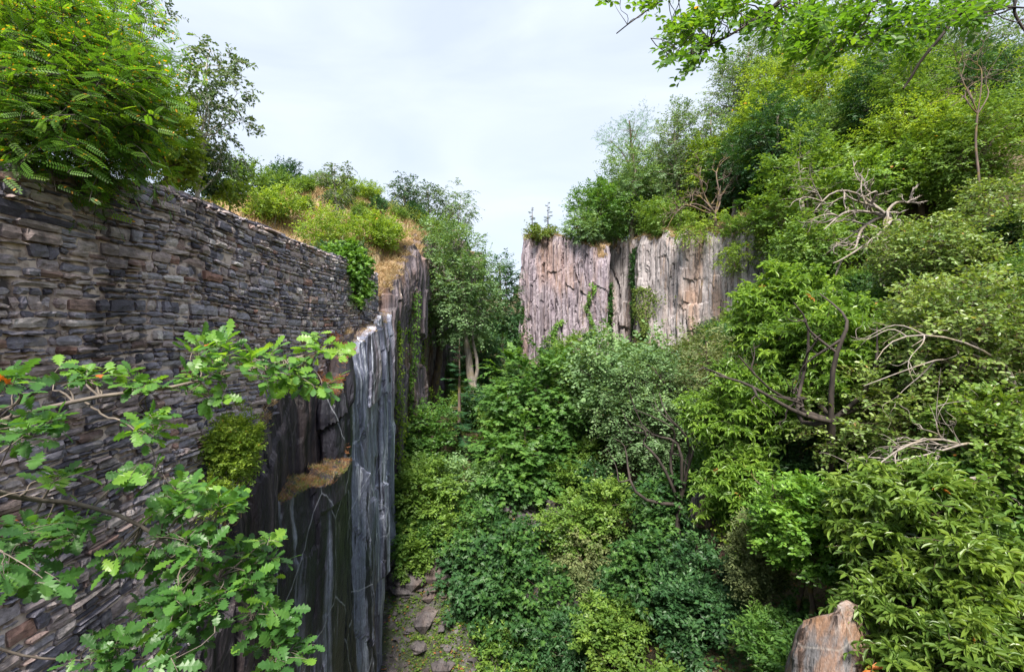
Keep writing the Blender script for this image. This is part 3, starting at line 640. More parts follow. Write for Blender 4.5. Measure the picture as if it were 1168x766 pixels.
# ------------------------------------------------------------------ trees
STY = {  # tp, leaf size (m at 1), twigs per clump, leaves per twig, droop, flat, spread, side, bark, extra
 'broad':  dict(tp='simple', tw=9, m=9, droop=.15, flat=.55, spread=.75, side=.8),
 'maple':  dict(tp='lobed', tw=8, m=7, droop=.22, flat=.35, spread=.7, side=.85, jit=.25),
 'birch':  dict(tp='simple', tw=8, m=9, droop=.55, flat=.6, spread=.8, side=.6, jit=.6, upn=.5),
 'chestnut': dict(tp='rosette', tw=7, m=3, droop=.15, flat=.6, spread=.7, side=.5, jit=.35),
 'oval':   dict(tp='oval', tw=9, m=8, droop=.25, flat=.55, spread=.75, side=.75, jit=.5),
 'fir':    dict(tp='fan', tw=6, m=6, droop=.2, flat=.25, spread=.6, side=.7, jit=.2),
 'shrub':  dict(tp='simple', tw=9, m=8, droop=.05, flat=.8, spread=.9, side=.7, jit=.5, up=.4),
 'ivy':    dict(tp='lobed', tw=8, m=6, droop=.3, flat=.8, spread=.9, side=.7, jit=.5),
 'robinia': dict(tp='pinnate', tw=5, m=4, droop=.2, flat=.5, spread=.7, side=.8, jit=.35),
}
def crown_centres(rg, c, r, K, shell=.55, lumps=7, notch=.35):
    d = nrm(rg.normal(size=(K * 2, 3)))
    ld = nrm(rg.normal(size=(lumps, 3))); lw = rg.uniform(-notch, notch * .8, lumps)
    rad = 1 + (np.maximum(0, d @ ld.T) ** 4 @ lw)
    rr = rg.random(K * 2) ** shell
    p = d * (rr * rad)[:, None]
    # stratify: drop points too close to each other
    keep = []
    order = rg.permutation(K * 2)
    md = 1.5 / K ** (1 / 3) * .55
    for i in order:
        if len(keep) >= K: break
        if keep:
            q = p[keep] - p[i]
            if np.min(np.sum(q * q, 1)) < md * md: continue
        keep.append(i)
    p = p[keep]
    p[:, 2] = np.where(p[:, 2] < -.75, p[:, 2] * .8, p[:, 2])
    return c + p * r, nrm(p * np.array([1, 1, .8]) + 1e-6), rad[keep]

DENS = 1.5
def tree(u, v, ru, rv, Y, sty, leaf, size, label, cat='tree', name=None, K=60, bark='brown', base=(0, 0), seed=None, depth=1.0, clump=None, group=None, trunk_r=None, shell=.55, notch=.35, tilt=0, kw=None, zoff=-.1, twigs=False, limbs=7, top=.25, hook=None, base_abs=None, tr=.006, basez=None):
    seed = seed if seed is not None else int(u * 7 + v * 13 + Y)
    rg = np.random.default_rng(seed)
    YORIG = Y
    if base_abs is None and basez is None and Y < 30:                # stand clear of the slope instead of inside it
        for _ in range(40):
            q = P(u, v, Y)
            if Y < .84 * YORIG: break
            if q[2] - .35 * rv / F * Y > float(ground(q[0], q[1])): break
            Y *= .985
    c = P(u, v, Y); rx = ru / F * Y; rz = rv / F * Y; ry = rx * depth
    r = np.array([rx, ry, rz])
    if base_abs is not None: bx, by = base_abs
    else: bx, by = c[0] + base[0], c[1] + base[1]
    bz = float(ground(bx, by)) + zoff if basez is None else basez
    bz = min(bz, c[2] - rz * .5)
    t = thing(name or ('shrub' if cat == 'shrub' else 'tree'), (bx, by, bz), label, cat, group)
    o0 = np.array([bx, by, bz])
    S = dict(STY[sty]); S.update(kw or {}); K = int(K * (DENS if sty != 'birch' else 1.15))
    C, out, rad = crown_centres(rg, c, r, K, shell, notch=notch)
    size = size * 1.12; cr = (clump * .92 if clump else None) or 1.9 * float(np.cbrt(rx * ry * rz)) / K ** (1 / 3)
    # trunk
    tp_ = c + np.array([0, 0, rz * (.75 if cat != 'shrub' else .2)]) * 1.0
    H = tp_[2] - bz
    R0 = trunk_r or max(.04, .022 * H + .015 * rx)
    Tn = 12; tt = np.linspace(0, 1, Tn)
    tk = o0 + (tp_ - o0) * tt[:, None]; lean = (tp_ - o0)
    tk[:, :2] = bx + 0, by + 0
    e = tt ** 1.4
    tk = np.stack([bx + (tp_[0] - bx) * e, by + (tp_[1] - by) * e, bz + (tp_[2] - bz) * tt], -1)
    wob = .03 * H; tk[1:] += (np.stack([fbm(tt * 3, 0 * tt, seed), fbm(tt * 3, 0 * tt, seed + 1), 0 * tt], -1) * wob * 3)[1:]
    tb = Bag(); tb.add(*tubes(tk[None], (R0 * (1 - .8 * tt) * (1 + .5 * np.exp(-tt * 14)))[None], 8))
    # limbs to well-spread anchor clumps
    nl = min(limbs, len(C)); idx = [int(rg.integers(len(C)))]
    for _ in range(nl - 1):
        dd = np.min(((C[:, None] - C[idx][None]) ** 2).sum(-1), 1); idx.append(int(np.argmax(dd)))
    A = c + (C[idx] - c) * .72
    hs = np.clip((A[:, 2] - bz) / H - rg.uniform(.12, .35, nl) * (1 if cat != 'shrub' else .5), .12 if cat == 'shrub' else .22, .9)
    st = np.stack([np.interp(hs, tt, tk[:, q]) for q in range(3)], -1)
    LS = 8; ll = curve_pts(rg, st, A, LS, .09, .08); lt = np.linspace(0, 1, LS)
    tb.add(*tubes(ll, R0 * (1 - .8 * hs)[:, None] * .62 * (1 - .72 * lt[None]), 5))
    # sub-branches: each clump to nearest limb point
    LP = np.concatenate([ll[:, 2:].reshape(-1, 3), tk[5:]]); LR = np.concatenate([(R0 * (1 - .8 * hs)[:, None] * .62 * (1 - .72 * lt[None]))[:, 2:].reshape(-1), R0 * (1 - .8 * tt[5:])])
    d2 = ((C[:, None] - LP[None]) ** 2).sum(-1) + 3 * np.maximum(0, LP[None, :, 2] - C[:, None, 2]) ** 2
    ni = np.argmin(d2, 1)
    sl = curve_pts(rg, LP[ni], C, 6, .08, .04); s5 = np.linspace(0, 1, 6)
    tb.add(*tubes(sl, np.minimum(LR[ni] * .55, .022 + .004 * rx)[:, None] * (1 - .65 * s5[None]), 4))
    L = Leaves()
    tc_ = np.clip(.5 + (rad - 1) * .3 + rg.normal(size=len(C)) * .17 + .08 * out[:, 2], .05, .9)
    sprays(rg, C, out, cr * rg.uniform(.7, 1.25, len(C)), S.pop('tw'), S.pop('m'), S.pop('tp'), size, tintc=tc_, L=L, twigs=tb if twigs else None, tr=tr, **S)
    if hook: hook(rg, tb, L, c, r)
    V, Q = tb.get()
    obj('trunk' if cat != 'shrub' else 'stem', mesh_np('trunk', V - o0, Q, BK[bark], smooth=True), t)
    for q in range(len(L.V)): L.V[q] = L.V[q] - o0
    obj('crown' if cat != 'shrub' else 'foliage', L.mesh('crown', LM[leaf]), t)
    return t

def conifer(u, vtop, vbot, ru, Y, label, leaf='spruce', seed=1, size=.16, cat='conifer', dens=1.0, base=(0, 0), droop=.3, bark='brown', name='conifer', bare=.12):
    rg = np.random.default_rng(seed)
    ct = P(u, vtop, Y); bx, by = ct[0] + base[0], ct[1] + base[1]; zb = (383 - vbot) / F * Y
    bz = min(float(ground(bx, by)) - .1, zb)
    t = thing(name, (bx, by, bz), label, cat); o0 = np.array([bx, by, bz]); top = ct
    H = top[2] - bz; Hc = top[2] - zb; rx = ru / F * Y
    tt = np.linspace(0, 1, 10); tk = o0 + (top - o0) * tt[:, None]; R0 = .016 * H + .05
    tb = Bag(); tb.add(*tubes(tk[None], (R0 * (1 - .93 * tt))[None], 7))
    nb = int(Hc / .16 * dens); f = (np.arange(nb) + rg.random(nb)) / nb           # 0 bottom .. 1 top
    az = rg.uniform(0, 2 * math.pi, nb)
    ln = rx * ((1 - f) ** .8 * .95 + .06) * rg.uniform(.65, 1.15, nb)
    z = zb + f * Hc * .97
    a = np.stack([np.interp(z, tk[:, 2], tk[:, q]) for q in range(3)], -1)
    dr = np.stack([np.cos(az), np.sin(az), .25 * (2 * f - .6)], -1)
    S = 6; s = np.linspace(0, 1, S); pl = a[:, None] + dr[:, None] * (ln[:, None] * s)[..., None]; pl[..., 2] -= droop * ln[:, None] * s ** 1.7
    tb.add(*tubes(pl, .03 * (1 - .8 * s)[None] * (1 - .6 * f)[:, None] * (.5 + ln[:, None] / 3), 4))
    L = Leaves(); m = 15
    q = rg.uniform(.12, 1.02, (nb, m)); pos = a[:, None] + dr[:, None] * (ln[:, None] * q)[..., None]; pos[..., 2] -= droop * ln[:, None] * q ** 1.7
    C = pos.reshape(-1, 3); D = np.repeat(nrm(dr), m, 0); lat = nrm(np.cross(D, [0, 0, 1.])); sg = rg.choice([-1, 1], len(C))[:, None]
    ax = D * .75 + lat * sg * rg.uniform(.2, 1, len(C))[:, None] + rg.normal(size=(len(C), 3)) * .15; ax[:, 2] -= .2
    nm = np.array([0, 0, 1.]) + rg.normal(size=(len(C), 3)) * .3
    lnn = np.repeat(ln, m) * .30 * rg.uniform(.7, 1.2, len(C)) * (1.1 - .5 * q.ravel()) + size * .6
    ti = np.clip(np.repeat(rg.uniform(.25, .6, nb), m) + .25 * (q.ravel() - .5) + rg.normal(size=len(C)) * .1, 0, .95)
    C2 = C + nrm(ax) * (lnn * .35)[:, None]
    L.add('fan', C, ax, nm, lnn, ti)
    L.add('fan', C2, ax + lat * sg * -.9, nm, lnn * .7, ti); L.add('fan', C2, ax + lat * sg * .9, nm, lnn * .7, ti)
    V, Q = tb.get(); obj('trunk', mesh_np('trunk', V - o0, Q, BK[bark], smooth=True), t)
    for k in range(len(L.V)): L.V[k] = L.V[k] - o0
    obj('crown', L.mesh('crown', LM[leaf]), t)
    return t

def bare_tree(start, tips, label, bark='grey', seed=1, r0=.07, cat='dead tree', name='dead_tree', sub=5, base=None):
    rg = np.random.default_rng(seed); start = np.array(start, float); tips = np.array(tips, float)
    b = np.array(base if base is not None else (start[0], start[1], float(ground(start[0], start[1])) - .1))
    t = thing(name, b, label, cat); tb = Bag(); S = 10; s = np.linspace(0, 1, S)
    pl = curve_pts(rg, b[None], start[None], S, .05, 0); tb.add(*tubes(pl, r0 * (1.35 - .35 * s)[None], 7))
    A = np.repeat(start[None], len(tips), 0)
    l1 = curve_pts(rg, A, tips, S, .12, .05); tb.add(*tubes(l1, (r0 * .75 * (1 - .75 * s))[None] * np.ones((len(tips), 1)), 5))
    lev = l1; rr = r0 * .4
    for g_ in range(2):
        n = len(lev); st = []; en = []
        for i in range(n):
            for k in range(sub):
                j = int(rg.integers(2, S - 1)); p = lev[i, j]; d = nrm(lev[i, -1] - lev[i, 0]); ln = np.linalg.norm(lev[i, -1] - lev[i, 0])
                dd = nrm(d + rg.normal(size=3) * .75); st.append(p); en.append(p + dd * ln * rg.uniform(.25, .5))
        lev = curve_pts(rg, np.array(st), np.array(en), S, .12, 0); tb.add(*tubes(lev, (rr * (1 - .8 * s))[None] * np.ones((len(lev), 1)), 4)); rr *= .5
    V, Q = tb.get(); obj('branches', mesh_np('branches', V - b, Q, BK[bark], smooth=True), t)
    return t
# TREES-BEGIN
exec_trees = True
# --- on the bank above the stone wall
tree(62, 104, 150, 128, 6.7, 'robinia', 'robinia', .185, 'leafy bright green locust tree overhanging the near top of the stone wall', cat='locust tree', name='locust_tree', K=260, bark='dark', base_abs=(-8.4, 7.4), depth=.6, clump=.5, notch=.6, seed=3, limbs=10, twigs=True)
tree(30, 20, 130, 120, 11.5, 'robinia', 'robinia', .26, 'darker locust tree standing behind the bright one at the upper left corner', cat='locust tree', name='locust_tree', K=120, bark='dark', base=(-1, .5), clump=1.0, seed=4)
tree(238, 120, 46, 88, 15, 'birch', 'birch', .115, 'slender pale-stemmed birch with sparse leaves rising above the middle of the stone wall', cat='birch tree', name='birch_tree', K=62, bark='pale', base=(-.5, 0), clump=.5, trunk_r=.075, seed=9, limbs=12, twigs=True, kw=dict(tw=6))
tree(150, 50, 40, 100, 17, 'birch', 'birch', .12, 'tall thin birch whose top leaves the frame left of the slender birch', cat='birch tree', name='birch_tree', K=60, bark='pale', base=(.3, 0), clump=.55, trunk_r=.08, seed=10, limbs=12, twigs=True, kw=dict(tw=6))
tree(190, 165, 42, 48, 13.5, 'broad', 'yellow', .12, 'light green bush on the wall top left of the slender birch foot', cat='shrub', name='bush', K=70, seed=11)
tree(225, 190, 26, 28, 16, 'broad', 'dark', .11, 'small dark green bush at the foot of the slender birch', cat='shrub', name='bush', K=36, seed=12)
tree(262, 222, 22, 15, 17, 'birch', 'yellow', .10, 'low yellow-green shrub creeping over the wall coping right of the birch', cat='shrub', name='bush', K=26, seed=13)
# --- hill beyond the wall
tree(302, 240, 16, 10, 28, 'shrub', 'yellow', .13, 'little round shrub at the far left foot of the dry hill', cat='shrub', name='shrub', K=22)
tree(326, 236, 20, 14, 31, 'shrub', 'grass', .14, 'olive broom bush on the left shoulder of the dry hill', cat='shrub', name='shrub', K=30)
tree(349, 213, 9, 13, 36, 'birch', 'dark', .13, 'tiny dark tree on the crest of the dry hill', K=16, trunk_r=.05)
tree(384, 215, 17, 36, 27, 'birch', 'birch', .11, 'young thin tree with bare twigs standing above the ivy clump', K=34, bark='grey', trunk_r=.06, twigs=True, tr=.008, seed=15, kw=dict(tw=6, m=8))
tree(376, 262, 34, 24, 25, 'shrub', 'yellow', .11, 'yellow-green broom shrub directly above the ivy clump', cat='shrub', name='shrub', K=55)
tree(437, 266, 28, 24, 27, 'shrub', 'yellow', .12, 'yellow-green broom shrub on the dry grass bank right of the ivy clump', cat='shrub', name='shrub', K=55)
tree(412, 245, 18, 14, 32, 'shrub', 'grass', .13, 'olive shrub between the two yellow-green broom shrubs', cat='shrub', name='shrub', K=30)
tree(462, 228, 22, 25, 38, 'birch', 'dark', .14, 'dark sparse tree on the skyline left of centre', K=40, bark='grey', trunk_r=.08, twigs=True, tr=.01)
tree(488, 228, 18, 24, 40, 'birch', 'birch', .14, 'narrow open tree second from the right on the left skyline', K=36, bark='grey', trunk_r=.08)
tree(523, 240, 20, 27, 41, 'birch', 'grey', .14, 'open tree at the very edge of the left clifftop', K=40, bark='grey', trunk_r=.08, twigs=True, tr=.01)
tree(455, 252, 26, 12, 36, 'shrub', 'grass', .13, 'olive scrub below the dark sparse skyline tree', cat='shrub', name='shrub', K=30)
tree(498, 262, 20, 14, 36, 'shrub', 'broad', .13, 'green scrub on the left cliff rim behind the tall valley tree', cat='shrub', name='shrub', K=26)
# --- valley floor
tree(523, 325, 54, 80, 33, 'broad', 'grey', .17, 'tall pale green tree growing against the left cliff in the valley', K=210, bark='grey', base=(1.2, 0), seed=21, limbs=12)
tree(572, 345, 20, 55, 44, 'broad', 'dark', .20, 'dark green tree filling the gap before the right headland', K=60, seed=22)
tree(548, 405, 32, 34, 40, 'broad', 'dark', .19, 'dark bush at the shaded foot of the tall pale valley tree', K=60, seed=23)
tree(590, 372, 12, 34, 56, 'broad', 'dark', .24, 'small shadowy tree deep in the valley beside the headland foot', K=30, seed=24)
conifer(524, 385, 500, 30, 28.5, 'dark blue-green fir on the valley slope below the tall pale tree', 'fir', 5, .2, droop=.1)
tree(612, 455, 62, 50, 28, 'maple', 'maple', .22, 'rounded bright green maple at the middle of the valley', cat='maple tree', name='maple_tree', K=110, seed=25)
tree(600, 530, 66, 62, 25.5, 'maple', 'maple', .21, 'broad layered maple in front of the rounded bright maple', cat='maple tree', name='maple_tree', K=120, seed=26)
tree(492, 505, 32, 46, 27, 'broad', 'maple', .17, 'upright green bush against the left cliff foot above the rubble', K=60, seed=27)
tree(478, 575, 26, 38, 23, 'broad', 'broad', .15, 'light green sapling hugging the dark slab edge', K=50, seed=28)
tree(530, 560, 40, 40, 25, 'broad', 'grey', .17, 'grey-green bush left of the layered maple', K=60, seed=29)
tree(566, 628, 62, 42, 21.5, 'ivy', 'ivy', .17, 'wide glossy dark green shrub hanging over the rubble slope', cat='shrub', name='shrub', K=110, seed=30)
tree(600, 695, 58, 50, 19.5, 'ivy', 'ivy', .16, 'glossy dark shrub at the bottom centre below the wide one', cat='shrub', name='shrub', K=100, seed=31)
tree(515, 610, 40, 34, 22.5, 'broad', 'broad', .14, 'mid-green bush spilling over the top of the rubble slope', cat='shrub', name='shrub', K=70, seed=132)
tree(655, 600, 36, 34, 21.5, 'broad', 'broad', .14, 'mossy green bush right of the wide glossy shrub', cat='shrub', name='shrub', K=60, seed=133)
tree(488, 560, 40, 42, 24, 'broad', 'broad', .15, 'spreading light green bush between the dark slab edge and the grey-green bush', cat='shrub', name='shrub', K=90, seed=141)
tree(476, 618, 26, 22, 22, 'broad', 'maple', .14, 'small bright bush at the slab edge above the rubble', cat='shrub', name='shrub', K=50, seed=142)
tree(545, 665, 44, 40, 20.3, 'ivy', 'dark', .15, 'dark leafy bush at the left foot of the glossy shrubs', cat='shrub', name='shrub', K=80, seed=143)
tree(470, 640, 16, 22, 21, 'broad', 'broad', .13, 'small light shrub on the rubble beside the dark slab edge', cat='shrub', name='shrub', K=24, seed=32)
# --- right of the valley
tree(708, 425, 62, 56, 26, 'oval', 'grey', .18, 'grey-green hazel below the pale cliff with sky-lit leaves', K=120, base=(2.2, 0), seed=33, bark='dark', limbs=10)
tree(745, 470, 60, 70, 23, 'broad', 'grey', .14, 'feathery grey-green tree with a curved dark mossy trunk', K=120, base=(2.6, -1), seed=34, bark='dark', twigs=True, limbs=10)
tree(808, 440, 52, 66, 24, 'broad', 'heath', .13, 'soft olive tree between the feathery tree and the yellow chestnut', K=110, seed=35, bark='brown')
tree(660, 420, 30, 40, 36, 'broad', 'broad', .19, 'green tree at the foot of the purple headland', K=60, seed=36)
tree(770, 590, 42, 60, 19, 'ivy', 'ivy', .15, 'ivy-wrapped bush with rusty leaves beside the dark shaded rock face', cat='shrub', name='shrub', K=80, seed=37)
tree(672, 640, 34, 34, 20, 'birch', 'heath', .11, 'thin grey heath shrub on the mossy ledge at centre', cat='shrub', name='shrub', K=44, seed=38)
tree(735, 650, 34, 44, 17.0, 'ivy', 'ivy', .14, 'dark ivy bush below the rusty-leaved bush at lower centre-right', cat='shrub', name='shrub', K=70, seed=134)
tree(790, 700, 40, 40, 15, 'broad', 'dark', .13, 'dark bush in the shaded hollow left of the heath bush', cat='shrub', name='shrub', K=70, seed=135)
tree(700, 720, 36, 40, 16.5, 'broad', 'broad', .13, 'green bush at the bottom edge right of centre', cat='shrub', name='shrub', K=60, seed=136)
tree(690, 575, 26, 30, 21, 'broad', 'broad', .14, 'small green bush between the layered maple and the feathery tree', cat='shrub', name='shrub', K=40, seed=39)
tree(650, 730, 40, 30, 17.5, 'birch', 'dark', .13, 'dark ferny shrub at the bottom edge left of the dark shaded rock face', cat='shrub', name='shrub', K=44, seed=40)
# --- clifftop trees
conifer(607, 236, 268, 9, 51, 'left small pine on the headland tip', 'fir', 41, .25, dens=.7, droop=-.1)
conifer(625, 230, 268, 10, 51.5, 'right small pine on the headland tip', 'fir', 42, .25, dens=.7, droop=-.1)
tree(620, 268, 24, 6, 50, 'shrub', 'grass', .2, 'low olive scrub along the headland tip', cat='shrub', name='shrub', K=26)
tree(683, 240, 32, 32, 50, 'broad', 'maple', .22, 'low bright round tree at the left end of the right clifftop wood', K=90, seed=43)
tree(668, 262, 24, 15, 48, 'broad', 'grey', .2, 'pale bush right on the headland rim', cat='shrub', name='shrub', K=44, seed=44)
tree(722, 215, 38, 52, 51, 'broad', 'grey', .21, 'tall pale tree second from the left on the right clifftop', K=120, seed=45, bark='grey')
tree(722, 158, 28, 26, 56, 'birch', 'spruce', .26, 'spreading pine top rising over the right clifftop wood', cat='pine tree', name='pine_tree', K=60, seed=46, kw=dict(tp='fan', m=5, droop=.0))
tree(772, 190, 34, 66, 51, 'broad', 'grey', .20, 'tall pale open-crowned tree in the middle of the right clifftop', K=120, seed=47, bark='grey', twigs=True, tr=.012)
tree(757, 250, 34, 22, 46.5, 'broad', 'broad', .19, 'green bush on the rim below the tall pale trees', cat='shrub', name='shrub', K=60, seed=48)
tree(812, 180, 26, 66, 48, 'birch', 'grey', .2, 'thin half-bare tree between the pale trees and the dense spruce', K=60, seed=49, bark='grey', twigs=True, tr=.014)
tree(800, 262, 34, 18, 42, 'birch', 'yellow', .17, 'yellowish scrub hanging over the pale cliff rim', cat='shrub', name='shrub', K=44, seed=50)
tree(850, 258, 26, 14, 39, 'shrub', 'broad', .17, 'green scrub on the rim right of the yellowish scrub', cat='shrub', name='shrub', K=40, seed=151)
tree(880, 272, 22, 18, 37, 'shrub', 'grass', .16, 'olive scrub on the right end of the pale cliff rim', cat='shrub', name='shrub', K=40, seed=152)
tree(838, 292, 22, 14, 38, 'birch', 'yellow', .15, 'bright sapling rooted in the pale cliff face', cat='shrub', name='shrub', K=22, seed=51, basez=5.0)
# --- forest on the right slope
tree(852, 100, 42, 60, 52, 'broad', 'grey', .23, 'pale green tree at the left edge of the high forest', K=110, seed=52, bark='grey', twigs=True, tr=.014)
conifer(888, 112, 260, 52, 40, 'dense bright green spruce on the brow above the pale cliff', 'spruce', 53, .3, dens=1.3)
tree(905, 100, 50, 50, 47, 'broad', 'yellow', .22, 'yellow-green tree behind the dense spruce', K=110, seed=54)
tree(935, 60, 60, 60, 52, 'broad', 'broad', .24, 'deep green tree crowning the slope behind the yellow-green one', K=100, seed=55)
tree(978, 112, 56, 58, 44, 'broad', 'yellow', .2, 'large light green tree high in the middle of the right slope', K=120, seed=56)
conifer(985, 140, 245, 36, 36, 'feathery young spruce in the middle of the right slope', 'spruce', 57, .28, dens=1.1)
tree(935, 205, 38, 40, 38, 'oval', 'chestnut', .19, 'yellow-tinged tree right of the dense spruce', K=90, seed=58)
tree(1050, 80, 60, 75, 44, 'broad', 'maple', .21, 'fresh green tree near the top right of the slope', K=120, seed=59, bark='grey')
tree(1110, 60, 56, 80, 40, 'broad', 'grey', .2, 'pale tree with visible stems near the top right corner', K=100, seed=60, bark='pale', twigs=True, tr=.012)
tree(1050, 160, 62, 40, 33, 'broad', 'yellow', .17, 'spreading lime-green tree above the tangle of dead branches', K=110, seed=61)
conifer(1030, 250, 345, 62, 29, 'low dark spruce under the tangle of dead branches', 'spruce', 62, .26, dens=1.2)
tree(930, 280, 44, 32, 31, 'oval', 'broad', .16, 'green bush on the brow right of the pale cliff', K=80, seed=63)
tree(1120, 165, 70, 60, 30, 'broad', 'broad', .17, 'dense green tree below the pale-stemmed tree at right', K=120, seed=64)
tree(1010, 200, 44, 36, 33, 'oval', 'chestnut', .17, 'bright tree behind the tangle of dead branches', K=90, seed=65)
tree(1155, 260, 60, 60, 22, 'oval', 'aspen', .13, 'grey-green aspen on the right edge at mid height', K=130, seed=66, twigs=True)
tree(1060, 290, 60, 50, 22, 'oval', 'aspen', .13, 'aspen leaning left of the right-edge aspen over dark hollows', K=120, seed=67, twigs=True)
tree(900, 368, 56, 46, 19, 'chestnut', 'chestnut', .19, 'yellow-green chestnut reaching left before the pale cliff', cat='chestnut tree', name='chestnut_tree', K=150, base=(2.2, .5), seed=68, bark='dark', twigs=True, limbs=12, clump=.6, tr=.01)
tree(945, 410, 80, 70, 17, 'chestnut', 'chestnut', .18, 'wide chestnut with dark crossing limbs at the right centre', cat='chestnut tree', name='chestnut_tree', K=170, base=(1.0, .8), seed=69, bark='dark', twigs=True, limbs=14, clump=.6, tr=.01)
tree(850, 470, 52, 60, 17.5, 'chestnut', 'chestnut', .17, 'lower chestnut bough mass left of the wide chestnut', cat='chestnut tree', name='chestnut_tree', K=110, base=(1.2, .8), seed=70, bark='dark', clump=.55, twigs=True, tr=.01)
tree(1090, 390, 90, 80, 14, 'oval', 'aspen', .105, 'near aspen with small shimmering leaves filling the right edge', K=200, seed=71, twigs=True, limbs=12)
tree(1020, 490, 80, 62, 14.5, 'oval', 'aspen', .11, 'lower aspen thicket beneath the near aspen', K=150, seed=72, twigs=True)
tree(1130, 510, 60, 70, 11.5, 'oval', 'chestnut2', .12, 'dark-leaved thicket at the right edge with reddish dead leaves', K=120, seed=73, twigs=True)
tree(925, 600, 58, 52, 12.5, 'broad', 'brightivy', .10, 'rounded bright shrub above the reddish rock', cat='shrub', name='shrub', K=150, seed=74, kw=dict(tp='oval'))
tree(862, 640, 34, 56, 14, 'shrub', 'heath', .07, 'grey-green heath bush left of the bright rounded shrub', cat='shrub', name='shrub', K=130, seed=75)
tree(885, 735, 40, 30, 12.5, 'broad', 'maple', .10, 'small green bush left of the reddish rock foot', cat='shrub', name='shrub', K=60, seed=76)
tree(1060, 600, 90, 62, 10.2, 'chestnut', 'chestnut2', .17, 'dark green chestnut thicket filling the lower right', cat='chestnut tree', name='chestnut_tree', K=170, seed=77, clump=.45, twigs=True, base=(1, 1))
tree(1090, 720, 110, 66, 9.0, 'chestnut', 'chestnut2', .16, 'nearest chestnut shoots at the bottom right corner', cat='chestnut tree', name='chestnut_tree', K=170, seed=78, clump=.42, twigs=True, base=(1, 1))
tree(840, 555, 40, 40, 16.5, 'chestnut', 'chestnut', .16, 'small chestnut sprout above the dark hollow at lower centre-right', cat='chestnut tree', name='chestnut_tree', K=60, seed=79, clump=.5)

# ------------------------------------------------------------------ forest filling the slopes (shared meshes, one object per tree)
def copy_thing(src, loc, rz, sc, label, group):
    r = src.copy(); COL.objects.link(r); r.location = tuple(float(q) for q in loc); r.rotation_euler = (0, 0, rz); r.scale = (sc, sc, sc)
    r['label'] = label; r['group'] = group
    for ch in src.children:
        c = ch.copy(); COL.objects.link(c); c.parent = r
    return r
def proto(sty, leaf, size, h, r, K, seed, label, group, cat='tree', bark='grey', name=None, kw=None, where=(30, 40)):
    x, y = where; z = float(ground(x, y)); zc = z + h * .58
    u = 584 + x / y * F; v = 383 - zc / y * F; k = F / y
    t = tree(u, v, r * k, h * .44 * k, y, sty, leaf, size, label, cat, name, K=K, bark=bark, seed=seed, group=group, shell=.45, kw=kw)
    return t
SKY_U = [560, 640, 690, 730, 800, 835, 880, 1168, 1400]; SKY_V = [300, 232, 190, 175, 150, 95, 60, 30, 30]
def region(x, y, z):
    u = 584 + x / y * F; v = 383 - z / y * F
    a = 'behind the headland rim' if u < 700 else 'above the pale cliff' if u < 830 else 'behind the dense spruce' if u < 930 else 'around the dead branch tangle' if u < 1030 else 'below the bare grey forked tree' if u < 1140 else 'beyond the right edge aspen'
    b = 'high up the slope' if v < 120 else 'half way up the slope' if v < 230 else 'low on the slope'
    return a, b
def sregion(x, y, z):
    u = 584 + x / y * F; v = 383 - z / y * F
    a = 'beside the dark slab' if u < 500 else 'under the two maples' if u < 640 else 'near the rusty-leaved bush' if u < 760 else 'under the yellow-green chestnut' if u < 930 else 'under the near aspen'
    b = 'far back in the valley' if y > 38 else 'at the valley middle' if y > 24 else 'on the near slope'
    return a, b
def place_forest():
    rg = np.random.default_rng(99); G_ = 'background forest trees on the right slope'
    lab = 'background tree half hidden in the dense forest covering the right slope'
    pr = [proto('broad', 'broad', .21, 9, 2.6, 100, 201, 'green background tree nearest the low dark spruce', G_, where=(30, 41)), proto('broad', 'yellow', .21, 9, 2.6, 100, 202, 'yellow-green background tree behind the spreading lime-green tree', G_, where=(34, 44)),
          proto('broad', 'dark', .21, 9, 2.7, 100, 203, 'dark green background tree right of the dense spruce', G_, where=(27, 37)), proto('broad', 'grey', .21, 9, 2.4, 100, 204, 'pale background tree behind the fresh green tree', G_, where=(38, 50))]
    pts = [(30, 41), (34, 44), (27, 37), (38, 50)]; n = 0
    for _ in range(4000):
        y = rg.uniform(31, 82); x = rg.uniform(.16, 1.15) * y
        if x < 13 and y < YC(x) + 2: continue
        if float(ground(x, y)) < 0 or (y < YC(x) and x / y < .56): continue
        if y > YC(x) - 1.5 and y < YC(x) + 1.6 and x < 24: continue
        if min(math.hypot(x - a, y - b) for a, b in pts) < 2.9: continue
        u = 584 + x / y * F; z0 = float(ground(x, y)); vt = np.interp(u, SKY_U, SKY_V) + 14
        h = min(rg.uniform(6.5, 12), (383 - vt) / F * y - z0)
        if h < 3: continue
        pts.append((x, y)); copy_thing(pr[kq := int(rg.integers(4))], (x, y, z0 - .15), rg.uniform(0, 6.28), h / 9.2, '%s %s background tree %s, %s' % (('tall', 'short')[h < 8], ('green', 'yellow-green', 'dark green', 'pale')[kq], *region(x, y, z0 + h)), G_); n += 1
        if n > 130: break
place_forest()
